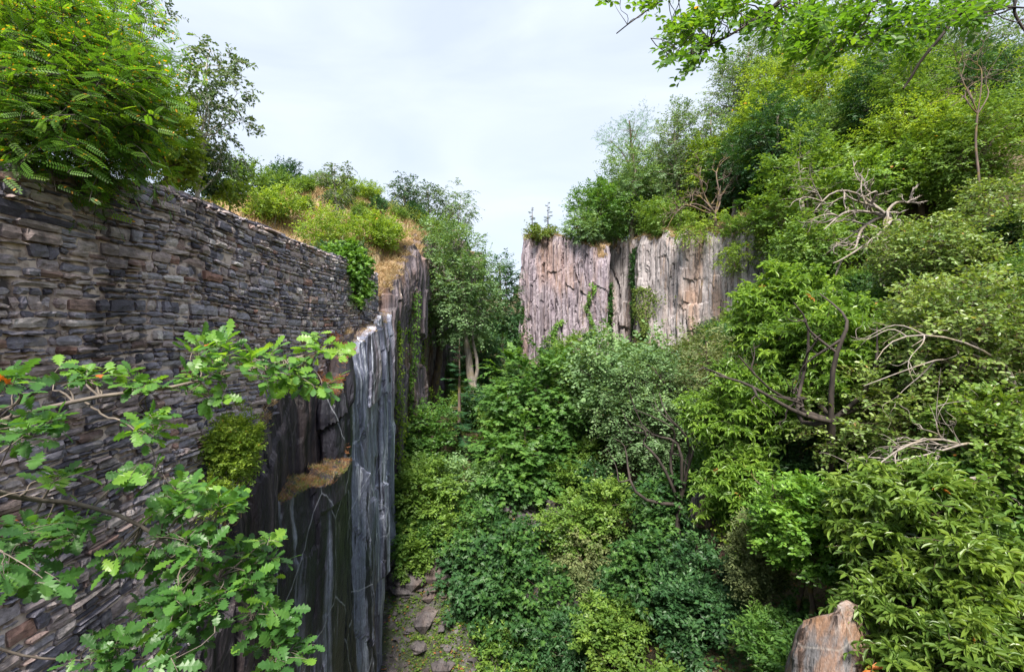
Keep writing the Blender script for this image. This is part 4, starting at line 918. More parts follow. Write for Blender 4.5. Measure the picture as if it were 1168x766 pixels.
def place_shrubs():
    rg = np.random.default_rng(17); G_ = 'understorey shrubs in the quarry'
    lab = 'low leafy understorey shrub filling gaps between the valley trees'
    pr = [proto('shrub', 'broad', .15, 2.4, 1.3, 42, 301, 'green low shrub in the gully beside the rusty-leaved bush', G_, 'shrub', where=(6, 27)), proto('ivy', 'ivy', .15, 2.2, 1.3, 36, 302, 'glossy ivy-leaved low shrub behind the wide dark one', G_, 'shrub', where=(0, 24)),
          proto('shrub', 'maple', .15, 2.4, 1.3, 42, 303, 'bright green low shrub between rock faces and chestnut', G_, 'shrub', where=(9, 22)), proto('shrub', 'dark', .16, 2.4, 1.4, 42, 304, 'dark green low shrub at the left cliff foot', G_, 'shrub', where=(-2, 32))]
    pts = []; n = 0
    for _ in range(6000):
        y = rg.uniform(9, 62); x = rg.uniform(-5, 30)
        if x < XL(y) + 1.7 or x > y * 1.15 or y > YC(x) - 1.2 and x > 0: continue
        if y < 12 and x < 5: continue
        if -5 < x < -1.0 and 17 < y < 22.5: continue
        if pts and min(math.hypot(x - a, y - b) for a, b in pts) < 1.35: continue
        z0 = float(ground(x, y))
        if x > 22: continue
        if x < 9 and 13 < y < 31 and rg.random() < .55: continue
        pts.append((x, y)); copy_thing(pr[kq := int(rg.integers(4))], (x, y, z0 - .2), rg.uniform(0, 6.28), rg.uniform(.5, 1.05), '%s low shrub %s, %s' % (('green', 'glossy ivy-leaved', 'bright green', 'dark green')[kq], *sregion(x, y, z0 + 1)), G_); n += 1
        if n > 190: break
place_shrubs()
def place_hill_shrubs():
    rg = np.random.default_rng(23); G_ = 'scrub bushes on the dry hill'
    pr = [proto('shrub', 'yellow', .13, 2.0, 1.2, 40, 311, 'yellow-green scrub bush on the dry hill nearest the wall', G_, 'shrub', where=(-12, 26)), proto('shrub', 'broad', .14, 2.0, 1.2, 40, 312, 'green scrub bush on the dry hill nearest the wall', G_, 'shrub', where=(-15, 29)), proto('shrub', 'dark', .14, 2.2, 1.2, 40, 313, 'dark scrub bush on the crest of the dry hill', G_, 'shrub', where=(-16, 36))]
    pts = []
    for _ in range(900):
        y = rg.uniform(21, 56); d = rg.uniform(.6, 16); x = float(XL(y)) - d
        if x / y < -.62: continue
        if pts and min(math.hypot(x - a, y - b) for a, b in pts) < 1.9: continue
        if fbm(x * .2, y * .2, 90) < -.02: continue
        pts.append((x, y)); k = int(rg.integers(3)); z0 = float(ground(x, y)); u = 584 + x / y * F
        w_ = 'left of the young thin tree' if u < 365 else 'around the ivy clump bushes' if u < 440 else 'near the left skyline trees'
        copy_thing(pr[k], (x, y, z0 - .25), rg.uniform(0, 6), rg.uniform(.35, .8), '%s scrub bush on the dry hill %s, %s' % (('yellow-green', 'green', 'dark')[k], w_, 'near' if y < 32 else 'midway' if y < 44 else 'far'), G_)
        if len(pts) > 70: break
place_hill_shrubs()

# ------------------------------------------------------------------ ground cover, dry grass, rubble
def slope_z(X, Y):
    rid = lambda k, sd: 1 - 2 * np.abs(vn(X * k + .4 * Y * k, Y * k * 1.3, sd) - .5)
    edge = sstep(-6.2, -5.4, X) * sstep(4.2, 3.2, X) * sstep(14.5, 15.5, Y) * sstep(25.5, 24, Y)
    return ground(X, Y) - .25 + edge * (.32 + .45 * rid(.7, 1) + .34 * np.maximum(rid(1.9, 2), .15) + .20 * np.maximum(rid(3.7, 7), .1) + .10 * rid(6, 4) + .05 * rid(12, 5))
def cover(name, leaf, tp, size, xy, n, per, h, kind='stuff', seed=1, mask=None, upright=0.0, zf=ground):
    rg = np.random.default_rng(seed); x0, x1, y0, y1 = xy
    x = rg.uniform(x0, x1, n); y = rg.uniform(y0, y1, n)
    ok = mask(x, y) if mask else np.ones(n, bool)
    x, y = x[ok], y[ok]; n = len(x)
    x = np.repeat(x, per) + rg.normal(size=n * per) * .28; y = np.repeat(y, per) + rg.normal(size=n * per) * .28
    z = zf(x, y) + rg.uniform(0, h, n * per)
    N = n * per; a = rg.uniform(0, 6.283, N)
    ax = np.stack([np.cos(a), np.sin(a), np.full(N, .15) + upright * 2 + rg.normal(size=N) * .2], -1)
    nm = np.stack([rg.normal(size=N) * .4, rg.normal(size=N) * .4, np.ones(N) * (1 - upright) + .05], -1)
    if upright > .5: nm = np.stack([-np.sin(a), np.cos(a), rg.normal(size=N) * .3], -1); nm = np.cross(ax, nm)
    ti = np.clip(np.repeat(rg.uniform(.15, .8, n), per) + rg.normal(size=N) * .15, 0, .95)
    L = Leaves(); L.add(tp, np.stack([x, y, z], -1), ax, nm, size * rg.uniform(.5, 1.4, N), ti)
    return obj(name, L.mesh(name, LM[leaf]), kind=kind)
quarry = lambda x, y: (x > XL(y) + .9) & ((y < YC(x) - .3) | (x < .5)) & (fbm(x * .5, y * .5, 77) > -.08) & ~((x < 1.8) & (y < 23) & (fbm(x * .8, y * .8, 5) < .06))
cover('undergrowth', 'broad', 'simple', .13, (-5.5, 34, 9, 64), 14000, 9, .35, seed=51, mask=quarry)
cover('ground_ivy', 'dark', 'lobed', .13, (-5.5, 20, 12, 45), 5200, 8, .2, seed=52, mask=lambda x, y: quarry(x, y) & (fbm(x * .3, y * .3, 31) > 0))
cover('leaf_litter', 'brown', 'simple', .10, (-5, 22, 9, 40), 4200, 6, .03, seed=53, mask=lambda x, y: x > XL(y) + .8)
cover('forest_floor_plants', 'grass', 'simple', .18, (8, 60, 34, 82), 6000, 9, .5, seed=54, mask=lambda x, y: (y > YC(x) + 2.5))
cover('dry_grass', 'dry', 'blade', .42, (-26, -5.5, 20.5, 60), 9000, 12, .0, seed=55, upright=.8, mask=lambda x, y: (x < XL(y) - .05) & (x > XL(y) - 16) & (fbm(x * .35, y * .35, 12) > -.12))
cover('hill_heather', 'grass', 'simple', .16, (-40, -6.6, 19, 60), 5200, 10, .45, seed=56, mask=lambda x, y: (x < XL(y) - .6) & (fbm(x * .3, y * .3, 44) > .02))
cover('rim_grass', 'dry', 'blade', .38, (.8, 22, 35, 52), 5200, 12, .0, seed=57, upright=.8, mask=lambda x, y: (y > YC(x) + .2) & (y < YC(x) + 3.2))
def patch_cover(name, leaf, tp, size, xy, n, per, seed, zo):
    o = cover(name, leaf, tp, size, xy, n, per, .10, seed=seed, mask=lambda x, y: fbm(x * 1.1, y * 1.1, seed) > .02, zf=slope_z); return o
patch_cover('leaf_litter', 'brown', 'simple', .09, (-4.9, 3, 15.5, 23), 900, 7, 58, .42)
patch_cover('moss', 'grass', 'simple', .06, (-4.9, 3, 15.5, 23), 5200, 14, 59, .45)
patch_cover('ground_ivy', 'broad', 'lobed', .10, (-4.9, 3, 15.5, 23), 2000, 9, 60, .5)
def cliff_grass(name, C, leaf, seed, n, size, rows=(0, 1, 2), srange=None, up=.9):
    """tufts on the cap rows of a cliff"""
    rg = np.random.default_rng(seed); G = C.G; m = C.m
    lo, hi = (0, C.n - 2) if srange is None else (int(srange[0] / C.L * C.n), int(srange[1] / C.L * C.n) - 1)
    i = rg.integers(lo, hi, n); j = m - 1 + rg.choice(rows, n); a = rg.random(n)[:, None]; b = rg.random(n)[:, None]
    p = (G[i, j] * (1 - a) + G[i + 1, j] * a) * (1 - b) + (G[i, j + 1] * (1 - a) + G[i + 1, j + 1] * a) * b
    per = 10; p = np.repeat(p, per, 0) + rg.normal(size=(n * per, 3)) * np.array([.05, .05, .01]); N = n * per
    th = rg.uniform(0, 6.283, N); ax = np.stack([np.cos(th), np.sin(th), np.full(N, up) + rg.normal(size=N) * .4], -1)
    nm = np.cross(ax, rg.normal(size=(N, 3)))
    L = Leaves(); L.add('blade', p, ax, nm, size * rg.uniform(.4, 1.3, N), rg.uniform(0, .95, N))
    return obj(name, L.mesh(name, LM[leaf]), kind='stuff')
cliff_grass('rim_grass', cl_c1, 'dry', 61, 1500, .32)
cliff_grass('rim_grass', cl_c2, 'dry', 62, 900, .34)
cliff_grass('rim_grass', cl_left, 'dry', 63, 2600, .36, srange=(0, 22))
cliff_grass('ledge_grass', cl_ledge, 'dry', 64, 330, .12, rows=(0, 1), srange=(0.2, 5.0))
cliff_grass('ledge_grass', cl_ledge, 'grass', 68, 160, .14, rows=(0, 1), srange=(0.2, 4.5))
cliff_grass('ledge_moss', cl_ledge, 'brown', 67, 420, .10, rows=(0, 1), srange=(0.2, 5.0))
cliff_grass('ledge_grass', cl_slab, 'dry', 65, 260, .12, rows=(0, 1), srange=(2, 9.5))
cliff_grass('ledge_moss', cl_slab, 'brown', 69, 260, .14, rows=(0,), srange=(.3, 3))
cliff_grass('ledge_grass', cl_under, 'dry', 66, 700, .14, rows=(0,), srange=(5, 15))

def rock(name, loc, dims, label, mat, seed=1, cat='rock', sides=5, lean=(0, 0), top=.35, n=56, m=44, rough=.10, group=None, parent=None, flat=.25):
    rg = np.random.default_rng(seed); th = np.linspace(0, 2 * math.pi, n, endpoint=False)
    ca = np.sort(rg.uniform(0, 2 * math.pi, sides) * .3 + np.arange(sides) / sides * 2 * math.pi * 1.0); rr = rg.uniform(.75, 1.15, sides)
    prof = np.min([rr[k] / np.maximum(np.cos(th - ca[k]), .22) for k in range(sides)], 0); prof = np.minimum(prof, 1.35)
    t = np.linspace(0, 1, m)
    w_ = lerp(1.0, top, t ** 1.3) * np.where(t > .93, np.sqrt(np.maximum(1 - ((t - .93) / .07) ** 2, 0)) * .9 + .1, 1)
    TH, T = np.meshgrid(th, t, indexing='ij')
    rad = prof[:, None] * w_[None] + rough * (fbm(TH * 2.2 + 3, T * dims[2] * .8, seed, 5) * 2 + fbm(TH * 8 + 3, T * dims[2] * 2.5, seed + 4, 3) * .5)
    X = rad * np.cos(TH) * dims[0] / 2 + lean[0] * T; Y = rad * np.sin(TH) * dims[1] / 2 + lean[1] * T
    Z = T * dims[2] * (1 + .10 * np.cos(TH - 1.2) * (T > .5)) + .15 * (fbm(TH, T * 4, seed + 9)) * (T > .9)
    V = np.stack([X, Y, Z], -1).reshape(-1, 3)
    i, j = np.meshgrid(np.arange(n), np.arange(m - 1), indexing='ij'); i2 = (i + 1) % n
    Q = np.stack([i * m + j, i2 * m + j, i2 * m + j + 1, i * m + j + 1], -1).reshape(-1, 4)
    c = V.reshape(n, m, 3)[:, -1].mean(0); V = np.vstack([V, c]); ti = len(V) - 1
    cap = np.stack([np.arange(n) * m + m - 1, ((np.arange(n) + 1) % n) * m + m - 1, np.full(n, ti), np.full(n, ti)], -1)
    me = bpy.data.meshes.new(name); me.from_pydata(V.tolist(), [], Q.tolist() + [c_[:3] for c_ in cap.tolist()]); me.materials.append(mat)
    o = obj(name, me, parent, label, cat, group); o.location = tuple(float(q) for q in loc); return o
def rock_at(u, vtop, Y, w_px, zdrop, **k):
    p = P(u, vtop, Y); z0 = p[2] - zdrop
    return rock(loc=(p[0], p[1], z0), dims=(w_px / F * Y * k.pop('wx', 1), w_px / F * Y * k.pop('wy', .8), zdrop), **k)
RK = dict(back=(.2, .4, .6), sealed=True, rough=.045, ds=.05, dz=.08)
def outcrop(name, label, pts, top, zbot, mat, cw, amp, seed, **k):
    kk = dict(RK); kk.update(k); c = cliff(name, pts, top, zbot, mat, cw, amp, seed, capmat=mat, **kk)
    o = c.obj; del o['kind']; o['label'] = label; o['category'] = 'rock'; return c
outcrop('rock', 'reddish and grey slate rock poking out of the shrubs at the bottom right', [(5.7, 10.4), (5.45, 9.65), (5.8, 9.15), (7.0, 9.55), (7.15, 10.4)], [(0, -5.9), (.7, -5.35), (1.45, -4.9), (1.75, -4.82), (2.3, -5.1), (2.9, -5.5), (3.6, -6.1)], -9, M_red, (.7, 1.6), .07, 4, taper=.15, topj=.06, seg=(.8, 2.5), back=(.1, .2, .3))
rk2 = outcrop('rock', 'dark shaded rock face at the bottom right of the rusty-leaved bush', [(4.6, 18.4), (4.6, 17.0), (5.3, 16.4), (6.2, 16.5), (6.6, 17.6)], [(0, -7.4), (1.3, -7.2), (2.2, -7.8), (3.2, -8.0), (4.3, -8)], -15, M_darkbrown, (.2, .8), .28, 9, topj=.4, taper=.04)
rk3 = outcrop('rock', 'shaded outcrop under the chestnut boughs right of centre', [(6.4, 17.6), (6.5, 16.6), (7.3, 16.2), (8.2, 16.3), (8.9, 17.4)], [(0, -5.6), (1, -5.3), (2, -5.9), (3, -5.5), (4, -6)], -11, M_darkbrown, (.2, .8), .28, 10, topj=.4, taper=.05)
def rubble_slope():
    x = np.arange(-6.2, 4.2, .07); y = np.arange(14.5, 25.5, .08); X, Y = np.meshgrid(x, y, indexing='ij'); Z = ground(X, Y)
    Z = slope_z(X, Y)
    n, m = X.shape; i, j = np.meshgrid(np.arange(n - 1), np.arange(m - 1), indexing='ij'); b = (i * m + j).ravel()
    mt, t, N, L = new_mat('mossy_rubble_rock')
    ge = N('ShaderNodeNewGeometry'); a = N('ShaderNodeTexNoise'); a.inputs['Scale'].default_value = 3; a.inputs['Detail'].default_value = 10; a.inputs['Roughness'].default_value = .72; L(ge.outputs['Position'], a.inputs['Vector'])
    r = ramp(N, [(.34, (.02, .018, .02)), (.46, (.055, .05, .052)), (.56, (.105, .095, .098)), (.68, (.20, .185, .185))]); L(a.outputs['Fac'], r.inputs['Fac'])
    c = N('ShaderNodeTexNoise'); c.inputs['Scale'].default_value = 2.6; c.inputs['Detail'].default_value = 9; c.inputs['Roughness'].default_value = .7; L(ge.outputs['Position'], c.inputs['Vector'])
    rc = ramp(N, [(.44, g(0)), (.54, g(.85))]); L(c.outputs['Fac'], rc.inputs['Fac'])
    mx = N('ShaderNodeMixRGB'); mx.inputs['Color2'].default_value = (.035, .05, .015, 1); L(rc.outputs[0], mx.inputs[0]); L(r.outputs[0], mx.inputs['Color1'])
    pb = N('ShaderNodeBsdfPrincipled'); pb.inputs['Roughness'].default_value = .85; L(mx.outputs[0], pb.inputs['Base Color'])
    bp = N('ShaderNodeBump'); bp.inputs['Distance'].default_value = .08; L(a.outputs['Fac'], bp.inputs['Height']); L(bp.outputs[0], pb.inputs['Normal'])
    o = N('ShaderNodeOutputMaterial'); L(pb.outputs[0], o.inputs[0])
    obj('rubble_slope', mesh_np('rubble_slope', np.stack([X, Y, Z], -1).reshape(-1, 3), np.stack([b, b + m, b + m + 1, b + 1], -1), mt), kind='structure')
rubble_slope()
def rubble():
    rg = np.random.default_rng(3); n = 1000; x = rg.uniform(-4.8, 3.2, n); y = rg.uniform(16, 24, n); z = slope_z(x, y) + .02
    import itertools
    ph = (1 + 5 ** .5) / 2; v = []
    for a in (-1, 1):
        for b in (-ph, ph): v += [(0, a, b), (a, b, 0), (b, 0, a)]
    v = np.array(v, float) / 1.9; me_f = []
    for i, j, k in itertools.combinations(range(12), 3):
        if all(abs(np.linalg.norm(v[p] - v[q]) * 1.9 - 2) < .01 for p, q in ((i, j), (j, k), (i, k))):
            nrm_ = np.cross(v[j] - v[i], v[k] - v[i]); me_f.append((i, j, k) if nrm_ @ v[i] > 0 else (i, k, j))
    sz = rg.lognormal(math.log(.12), .6, n); d = rg.uniform(.5, 1.3, (n, 1, 3)) * np.array([1.2, 1, .55])
    V = np.stack([x, y, z], -1)[:, None] + (v[None] * (1 + rg.normal(size=(n, 12, 1)) * .18)) * d * sz[:, None, None]
    Q = (np.array(me_f)[None] + (np.arange(n) * 12)[:, None, None]).reshape(-1, 3)
    obj('rubble', mesh_np('rubble', V.reshape(-1, 3), Q, M_grey), kind='stuff')
rubble()

# ------------------------------------------------------------------ ivy on the rock faces
def ivy(C, s0, z0, z1, wid, n, label, leaf='ivy', size=.16, seed=1, taper=.6, wander=.5, group=None, lift=.18):
    rg = np.random.default_rng(seed); t = rg.random(n); z = lerp(z1, z0, t)
    w_ = wid * (1 - taper * np.abs(t * 2 - .6)) * (.4 + 1.2 * vn(t * 5, 0 * t, seed + 2))
    s = s0 + wander * 2 * fbm(t * 3, 0 * t, seed) * 2 + rg.normal(size=n) * w_ * .4
    i = np.clip((s / C.L * C.n).astype(int), 0, C.n - 2)
    j = np.clip(((z - C.zbot) / (C.zt[i] - C.zbot) * (C.m - 1)).astype(int), 0, C.m - 1)
    p = C.G[i, j] + rg.normal(size=(n, 3)) * .05; nn = np.stack([C.nx[i], C.ny[i], 0 * s], -1)
    p = p + nn * rg.uniform(.03, lift + .05, n)[:, None] * (1 + 1.5 * vn(s * 2, z * 1.2, seed + 7))[:, None]
    ax = np.stack([rg.normal(size=n) * .6, rg.normal(size=n) * .6, -np.ones(n)], -1)
    nm = nn + np.array([0, 0, .5]) + rg.normal(size=(n, 3)) * .35
    ti = np.clip(.25 + .5 * vn(s * 1.5, z, seed + 3) + rg.normal(size=n) * .15, 0, .95)
    b = p.mean(0) * [1, 1, 0] + [0, 0, z0]
    tg = thing('ivy', b, label, 'ivy', group)
    L = Leaves(); L.add('lobed', p - b, ax, nm, size * rg.uniform(.6, 1.3, n), ti)
    obj('foliage', L.mesh('foliage', LM[leaf]), tg)
    S = 14; k = 4; tt = np.linspace(0, 1, S); pl = []
    for q in range(k):
        ss = s0 + wander * 2 * fbm(tt * 3, 0 * tt, seed) * 2 + (q - 1.5) * wid * .15; zz = lerp(z1, z0, tt)
        ii = np.clip((ss / C.L * C.n).astype(int), 0, C.n - 2); jj = np.clip(((zz - C.zbot) / (C.zt[ii] - C.zbot) * (C.m - 1)).astype(int), 0, C.m - 1)
        pl.append(C.G[ii, jj] + np.stack([C.nx[ii], C.ny[ii], 0 * ss], -1) * .06)
    V, Q = tubes(np.array(pl) - b, np.full((k, S), .015), 4); obj('stem', mesh_np('stem', V, Q, BK['brown']), tg)
ivy(cl_left, 2.6, -6, .8, .55, 900, 'long bright ivy strand hanging down the left cliff beside the dark slab', 'yellow', .12, 71)
ivy(cl_left, 5.0, -5, 2.5, .5, 800, 'second ivy strand on the left cliff further from the slab', 'brightivy', .13, 72)
ivy(cl_left, 9.0, -4, 3.0, .6, 700, 'ivy strand on the brown part of the left cliff near the tall tree', 'yellow', .14, 73)
ivy(cl_c1, 19.5, -3, 3.0, .7, 900, 'ivy climbing the left corner of the purple headland', 'ivy', .2, 74)
ivy(cl_c1, 23.6, -3, 1.6, .7, 700, 'ivy patch low in the middle of the purple headland', 'brightivy', .18, 75)
ivy(cl_c1, 26.8, -2, 5.0, .35, 500, 'thin bright ivy streak near the right side of the purple headland', 'brightivy', .16, 76)
ivy(cl_c1, 30.0, -2, 5.0, 1.5, 2200, 'dark ivy filling the recess between headland and pale cliff', 'ivy', .2, 77)
ivy(cl_c2, 5.4, 0, 8.4, 1.5, 2400, 'large ivy curtain falling beside the recess to the clifftop', 'ivy', .2, 78)
ivy(cl_c2, 8.3, -1, 4.5, 1.4, 1500, 'olive ivy wedge on the left part of the pale cliff', 'grass', .18, 79)
ivy(cl_c2, 15.5, -1, 2.0, 1.4, 900, 'mossy creeper low on the right part of the pale cliff', 'grass', .17, 80)

ivy(rk2, 1.6, -10, -7.3, 1.0, 900, 'ivy draped over the dark shaded rock face', 'ivy', .13, 96)
ivy(rk3, 1.6, -8, -4.8, .8, 500, 'yellow-green moss and ivy on the outcrop under the chestnut boughs', 'yellow', .10, 97)
# ivy clump hanging over the far end of the wall
tree(397, 310, 27, 40, 17.6, 'ivy', 'brightivy', .11, 'bright green ivy clump hanging over the far end of the stone wall', cat='ivy', name='ivy', K=90, seed=81, depth=.8, base_abs=(-5.75, 18.2), kw=dict(upn=.6), basez=.8, trunk_r=.05)
tree(402, 345, 9, 16, 18.2, 'ivy', 'ivy', .09, 'darker trailing tail of ivy below the bright clump on the wall', cat='ivy', name='ivy', K=26, seed=82, base_abs=(-5.5, 18.4), basez=.2, trunk_r=.03)
tree(268, 512, 32, 42, 9.5, 'shrub', 'yellow', .052, 'fine-leaved yellow-green bush rooted on the ledge against the stone wall', cat='shrub', name='shrub', K=110, seed=83, base_abs=(-5.2, 9.7), trunk_r=.025, clump=.20, basez=-3.3)
tree(248, 568, 28, 18, 9.0, 'shrub', 'yellow', .05, 'low trailing part-bare bush below the ledge bush on the wall foot', cat='shrub', name='shrub', K=40, seed=84, base_abs=(-5.2, 9.1), trunk_r=.02, clump=.18, basez=-3.6)
tree(324, 346, 5, 6, 13.0, 'shrub', 'grass', .04, 'tiny weed growing from a joint in the stone wall', cat='plant', name='weed', K=14, seed=85, base_abs=(-5.6, 13.1), basez=.7, trunk_r=.01, clump=.08)
for (u, v, ru, rv, Y, sd_, lb) in [(346, 556, 22, 10, 13.6, 86, 'tuft of dry brown bracken on the slate ledge'), (402, 445, 7, 24, 17.0, 87, 'dry reddish fern hanging in the upper crack of the dark slab'), (386, 512, 6, 10, 15.0, 88, 'small dry fern lower in the crack of the dark slab'), (372, 385, 12, 9, 15.5, 89, 'dry rusty fern at the wall foot under the ivy clump')]:
    tree(u, v, ru, rv, Y, 'fir', 'brown', .07, lb, cat='fern', name='fern', K=34, seed=sd_, base_abs=(P(u, v, Y)[0] - .12, Y), basez=P(u, v + rv, Y)[2] - .02, trunk_r=.008, clump=.16)

# ------------------------------------------------------------------ near branches
def near_tree(name, label, cat, trunk, branches, clusters, leaf, tp, size, seed, bark, r_tr=.12, tw=3, m=3, kw=None, brad=.02):
    rg = np.random.default_rng(seed); trunk = np.array(trunk, float); b = trunk[0]; t = thing(name, b, label, cat); tb = Bag()
    def smooth(pl, n=28):
        pl = np.array(pl, float); s_ = np.r_[0, np.cumsum(np.linalg.norm(np.diff(pl, axis=0), axis=1))]; q = np.linspace(0, s_[-1], n)
        o = np.stack([np.interp(q, s_, pl[:, k]) for k in range(3)], -1); ker = np.array([1, 2, 3, 2, 1.]) / 9
        for _ in range(2):
            o2 = o.copy()
            for k in range(3): o2[2:-2, k] = np.convolve(o[:, k], ker, 'valid')
            o = o2
        return o
    tk = smooth(trunk); tb.add(*tubes((tk - b)[None], (r_tr * np.linspace(1, .35, 28))[None], 9))
    allp = []; allr = []
    for br in branches:
        pl = smooth(br['p']); pl += np.stack([fbm(np.arange(28) * .35, np.zeros(28), seed + int(abs(pl[0, 0] * 50)) + q) for q in range(3)], -1) * .05
        rr = br['r'] * np.linspace(1, .25, 28); tb.add(*tubes((pl - b)[None], rr[None], 7)); allp.append(pl[3:]); allr.append(rr[3:])
    LP = np.concatenate(allp); LR = np.concatenate(allr)
    C = np.array([c[:3] for c in clusters], float); rad = np.array([c[3] for c in clusters])
    ni = np.argmin(((C[:, None] - LP[None]) ** 2).sum(-1), 1)
    sl = curve_pts(rg, LP[ni], C, 7, .10, .02); s7 = np.linspace(0, 1, 7)
    tb.add(*tubes(sl - b, np.minimum(LR[ni] * .6, brad * .35)[:, None] * (1 - .6 * s7[None]), 5))
    out = nrm(C - LP[ni] + rg.normal(size=C.shape) * .03 + np.array([0, 0, .02]))
    L = Leaves(); kk = dict(droop=.2, flat=.6, spread=.7, side=.8, jit=.4, up=.1); kk.update(kw or {})
    sprays(rg, C - b, out, rad, tw, m, tp, size, L=L, twigs=tb, tr=.0022, tintc=np.clip(np.array([c[4] for c in clusters]) + rg.normal(size=len(C)) * .08, .05, .92), **kk)
    V, Q = tb.get(); obj('trunk', mesh_np('trunk', V, Q, BK[bark], smooth=True), t)
    obj('crown', L.mesh('crown', LM[leaf]), t)
    return t
def blob(rg, u, v, ru, rv, Y, n, rad, tint, dY=.25):
    o = []
    for _ in range(n):
        a = rg.uniform(0, 6.283); q = math.sqrt(rg.random())
        p = P(u + ru * q * math.cos(a), v + rv * q * math.sin(a), Y + rg.normal() * dY); o.append((*p, rad, tint))
    return o
rg_ = np.random.default_rng(1)
cl = []
for (u, v, ru, rv, Y, n, ti) in [(85, 432, 22, 8, 3.0, 5, .62), (154, 436, 20, 8, 3.1, 5, .7), (245, 405, 26, 16, 3.4, 12, .68), (232, 440, 26, 18, 3.4, 9, .6), (300, 418, 30, 18, 3.5, 10, .66), (340, 425, 24, 18, 3.6, 9, .68), (372, 392, 18, 14, 3.7, 6, .75), (360, 440, 14, 12, 3.6, 4, .62),
                                  (165, 492, 20, 12, 3.0, 6, .45), (185, 480, 14, 8, 3.1, 3, .5), (18, 440, 10, 14, 2.3, 4, .35), (20, 482, 26, 22, 2.4, 9, .3),
                                  (154, 542, 20, 12, 2.9, 6, .5), (195, 545, 10, 24, 3.0, 5, .5), (51, 546, 14, 8, 2.7, 3, .6), (205, 575, 22, 12, 2.9, 8, .45), (252, 580, 22, 10, 3.0, 8, .5), (145, 632, 26, 14, 2.8, 9, .4), (215, 625, 34, 22, 2.9, 18, .42), (270, 652, 34, 26, 3.0, 20, .45), (300, 632, 18, 14, 3.1, 7, .5),
                                  (225, 678, 34, 24, 2.9, 18, .38), (185, 705, 22, 12, 2.8, 8, .35), (212, 722, 22, 12, 2.9, 7, .33), (300, 715, 30, 26, 3.0, 16, .45), (318, 745, 22, 20, 3.0, 9, .48), (120, 750, 34, 14, 2.7, 10, .33), (195, 757, 16, 10, 2.8, 4, .35),
                                  (28, 612, 24, 14, 2.5, 8, .35), (80, 605, 24, 8, 2.7, 7, .4), (14, 636, 18, 12, 2.4, 5, .33), (40, 660, 14, 8, 2.5, 3, .33)]:
    cl += blob(rg_, u, v, ru, rv, Y, n, .095, ti, .15)
near_tree('oak_tree', 'near oak whose leafy boughs reach in from the left over the stone wall', 'oak tree',
          [(-3.5, 1.0, float(ground(-3.5, 1.0)) - .2), (-3.4, 1.1, -3), (-3.3, 1.3, -.6), (-3.5, 1.5, 1.6)],
          [dict(p=[(-3.32, 1.25, -.9), P(-40, 500, 2.3), P(27, 472, 2.7), P(90, 455, 3.0), P(154, 449, 3.15), P(219, 437, 3.3), P(262, 420, 3.4), P(320, 420, 3.5), P(365, 398, 3.7)], r=.022),
           dict(p=[(-3.34, 1.2, -1.2), P(-60, 550, 2.2), P(0, 561, 2.5), P(62, 567, 2.75), P(137, 586, 2.85), P(188, 605, 2.9), P(215, 628, 2.9), P(250, 660, 2.95), P(295, 705, 3.0), P(315, 740, 3.0)], r=.022),
           dict(p=[P(95, 457, 3.0), P(135, 480, 3.0), P(165, 500, 3.0), P(190, 545, 3.0)], r=.007),
           dict(p=[(-3.36, 1.15, -1.7), P(-60, 720, 2.3), P(20, 745, 2.5), P(90, 757, 2.7), P(180, 755, 2.8)], r=.014),
           dict(p=[P(-60, 550, 2.2), P(-20, 610, 2.3), P(30, 618, 2.5), P(85, 606, 2.7)], r=.01)],
          cl, 'oak', 'oak', .098, 5, 'oak', tw=3, m=3, kw=dict(droop=.15, jit=.4, side=.6, spread=.9))
cl = []
for (u, v, ru, rv, Y, n, ti) in [(775, 60, 16, 18, 4.6, 7, .45), (800, 38, 24, 18, 4.6, 10, .5), (770, 35, 14, 10, 4.6, 4, .55), (845, 18, 34, 16, 4.6, 14, .5), (900, 22, 34, 20, 4.5, 14, .45), (950, 40, 36, 18, 4.5, 12, .4), (935, 62, 22, 8, 4.6, 5, .4), (1000, 22, 40, 20, 4.4, 14, .45), (1060, 18, 34, 16, 4.3, 10, .35),
                                  (1020, 45, 24, 14, 4.4, 6, .45), (1120, 12, 30, 12, 4.2, 7, .3), (700, 2, 10, 6, 4.6, 2, .5), (740, 6, 12, 5, 4.6, 2, .5), (880, -30, 160, 24, 4.5, 20, .4)]:
    cl += blob(rg_, u, v, ru, rv, Y, int(n * 1.4), .19, ti, .3)
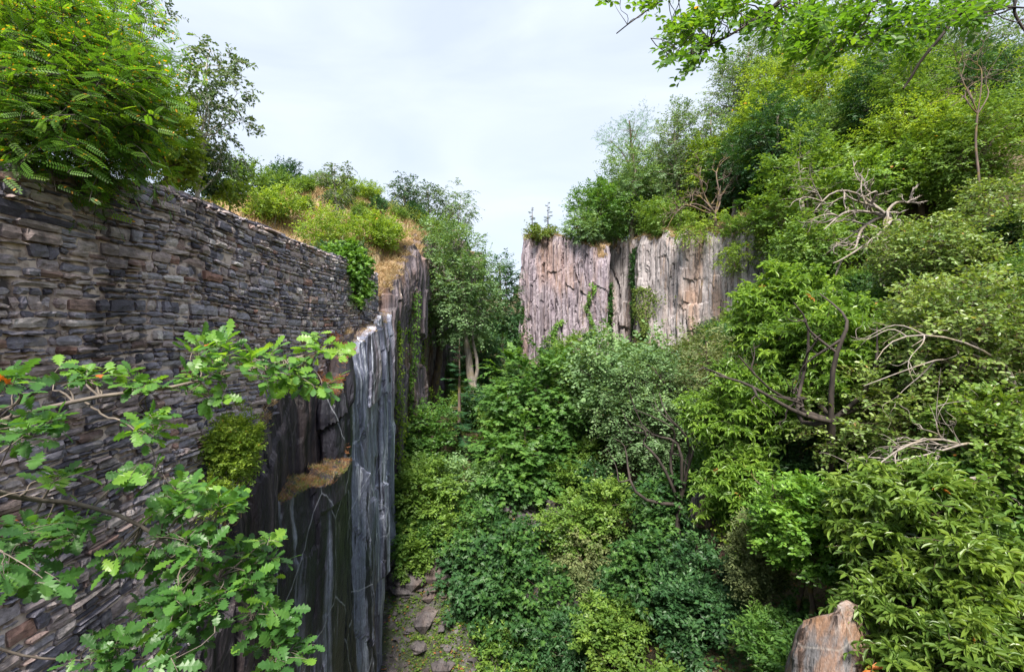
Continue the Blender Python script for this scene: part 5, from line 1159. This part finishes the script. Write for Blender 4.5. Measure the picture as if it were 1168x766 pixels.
near_tree('locust_tree', 'near locust tree reaching dark twigs and small leaves in at the top right', 'locust tree',
          [(6.6, 3.4, float(ground(6.6, 3.4)) - .2), (6.5, 3.5, 0), (6.2, 3.6, 3.0), (5.6, 3.9, 4.6)],
          [dict(p=[(6.2, 3.6, 3.0), P(1240, -60, 4.2), P(1160, -30, 4.3), P(1103, 2, 4.4), P(1075, 38, 4.5), P(1058, 57, 4.5), P(1046, 84, 4.6), P(1030, 102, 4.6)], r=.04),
           dict(p=[(5.9, 3.8, 4.0), P(1100, -110, 4.3), P(980, -60, 4.4), P(892, -2, 4.5), P(860, 30, 4.6), P(838, 42, 4.6), P(800, 59, 4.6), P(768, 66, 4.6)], r=.03),
           dict(p=[P(980, -60, 4.4), P(1004, -10, 4.4), P(1020, 18, 4.5), P(1030, 42, 4.5)], r=.016),
           dict(p=[P(980, -60, 4.4), P(1006, 0, 4.4), P(985, 25, 4.5), P(952, 66, 4.5)], r=.015),
           dict(p=[P(1100, -110, 4.3), P(900, -60, 4.4), P(800, -25, 4.5), P(750, 0, 4.6), P(728, 18, 4.6), P(704, 38, 4.6)], r=.02),
           dict(p=[P(1240, -60, 4.2), P(1170, -20, 4.1), P(1150, 10, 4.1), P(1175, 40, 4.1)], r=.03)],
          cl, 'robinia', 'oval', .058, 6, 'dark', r_tr=.2, tw=4, m=8, brad=.03)
# dead and bare wood
def tips(lst): return [P(*q) for q in lst]
bare_tree(P(1010, 245, 25), tips([(960, 215, 24), (940, 262, 24), (965, 285, 23.5), (930, 240, 24), (1000, 290, 23.5), (985, 225, 24), (1045, 225, 25), (950, 300, 23)]), 'tangle of bleached dead branches spilling down the right slope', 'grey', 91, .12)
bare_tree(P(1120, 520, 11.5), tips([(1030, 545, 11), (970, 560, 11), (1060, 590, 10.5), (1100, 600, 10.5), (1050, 500, 11.5), (985, 530, 11), (1085, 560, 10.5)]), 'pale dead twigs crossing in front of the lower aspen thicket', 'grey', 92, .05, sub=4)
bare_tree(P(1150, 420, 12.6), tips([(1090, 395, 12.4), (1040, 395, 12.3), (1000, 410, 12), (985, 440, 12)]), 'long grey dead bough arching in the near aspen', 'grey', 93, .05, sub=3)
bare_tree(P(775, 575, 18.3), tips([(722, 466, 18), (752, 448, 18), (700, 500, 18), (742, 492, 18), (800, 470, 18.3), (716, 440, 18.5)]), 'dark leaning stem with crooked limbs in front of the feathery grey-green tree', 'dark', 101, .09, cat='tree stem', name='leaning_tree_stem', sub=1)
bare_tree(P(948, 480, 14.4), tips([(905, 345, 14.6), (842, 405, 14.4), (815, 428, 14.6), (1000, 372, 14.6), (880, 450, 14.2), (935, 335, 14.8), (1012, 450, 14)]), 'dark forked stem with crossing limbs at the heart of the wide chestnut', 'dark', 102, .11, cat='tree stem', name='forked_tree_stem', sub=2)
bare_tree(P(905, 590, 13.2), tips([(880, 545, 13), (912, 535, 13), (870, 560, 12.9), (925, 560, 12.8)]), 'crooked mossy orange-brown stem left of the rounded bright shrub', 'brown', 103, .05, cat='tree stem', name='crooked_tree_stem', sub=2)
bare_tree(P(815, 245, 41), tips([(790, 215, 41), (770, 240, 40.5), (800, 190, 41), (830, 180, 42), (760, 262, 40), (822, 212, 41)]), 'bare twiggy dead tree on the rim of the pale cliff', 'brown', 94, .12)
bare_tree(P(1115, 130, 27), tips([(1090, 90, 27), (1100, 60, 27), (1140, 80, 27), (1150, 50, 27), (1075, 110, 27), (1130, 30, 27)]), 'bare grey forked tree near the top right corner', 'brown', 95, .05)
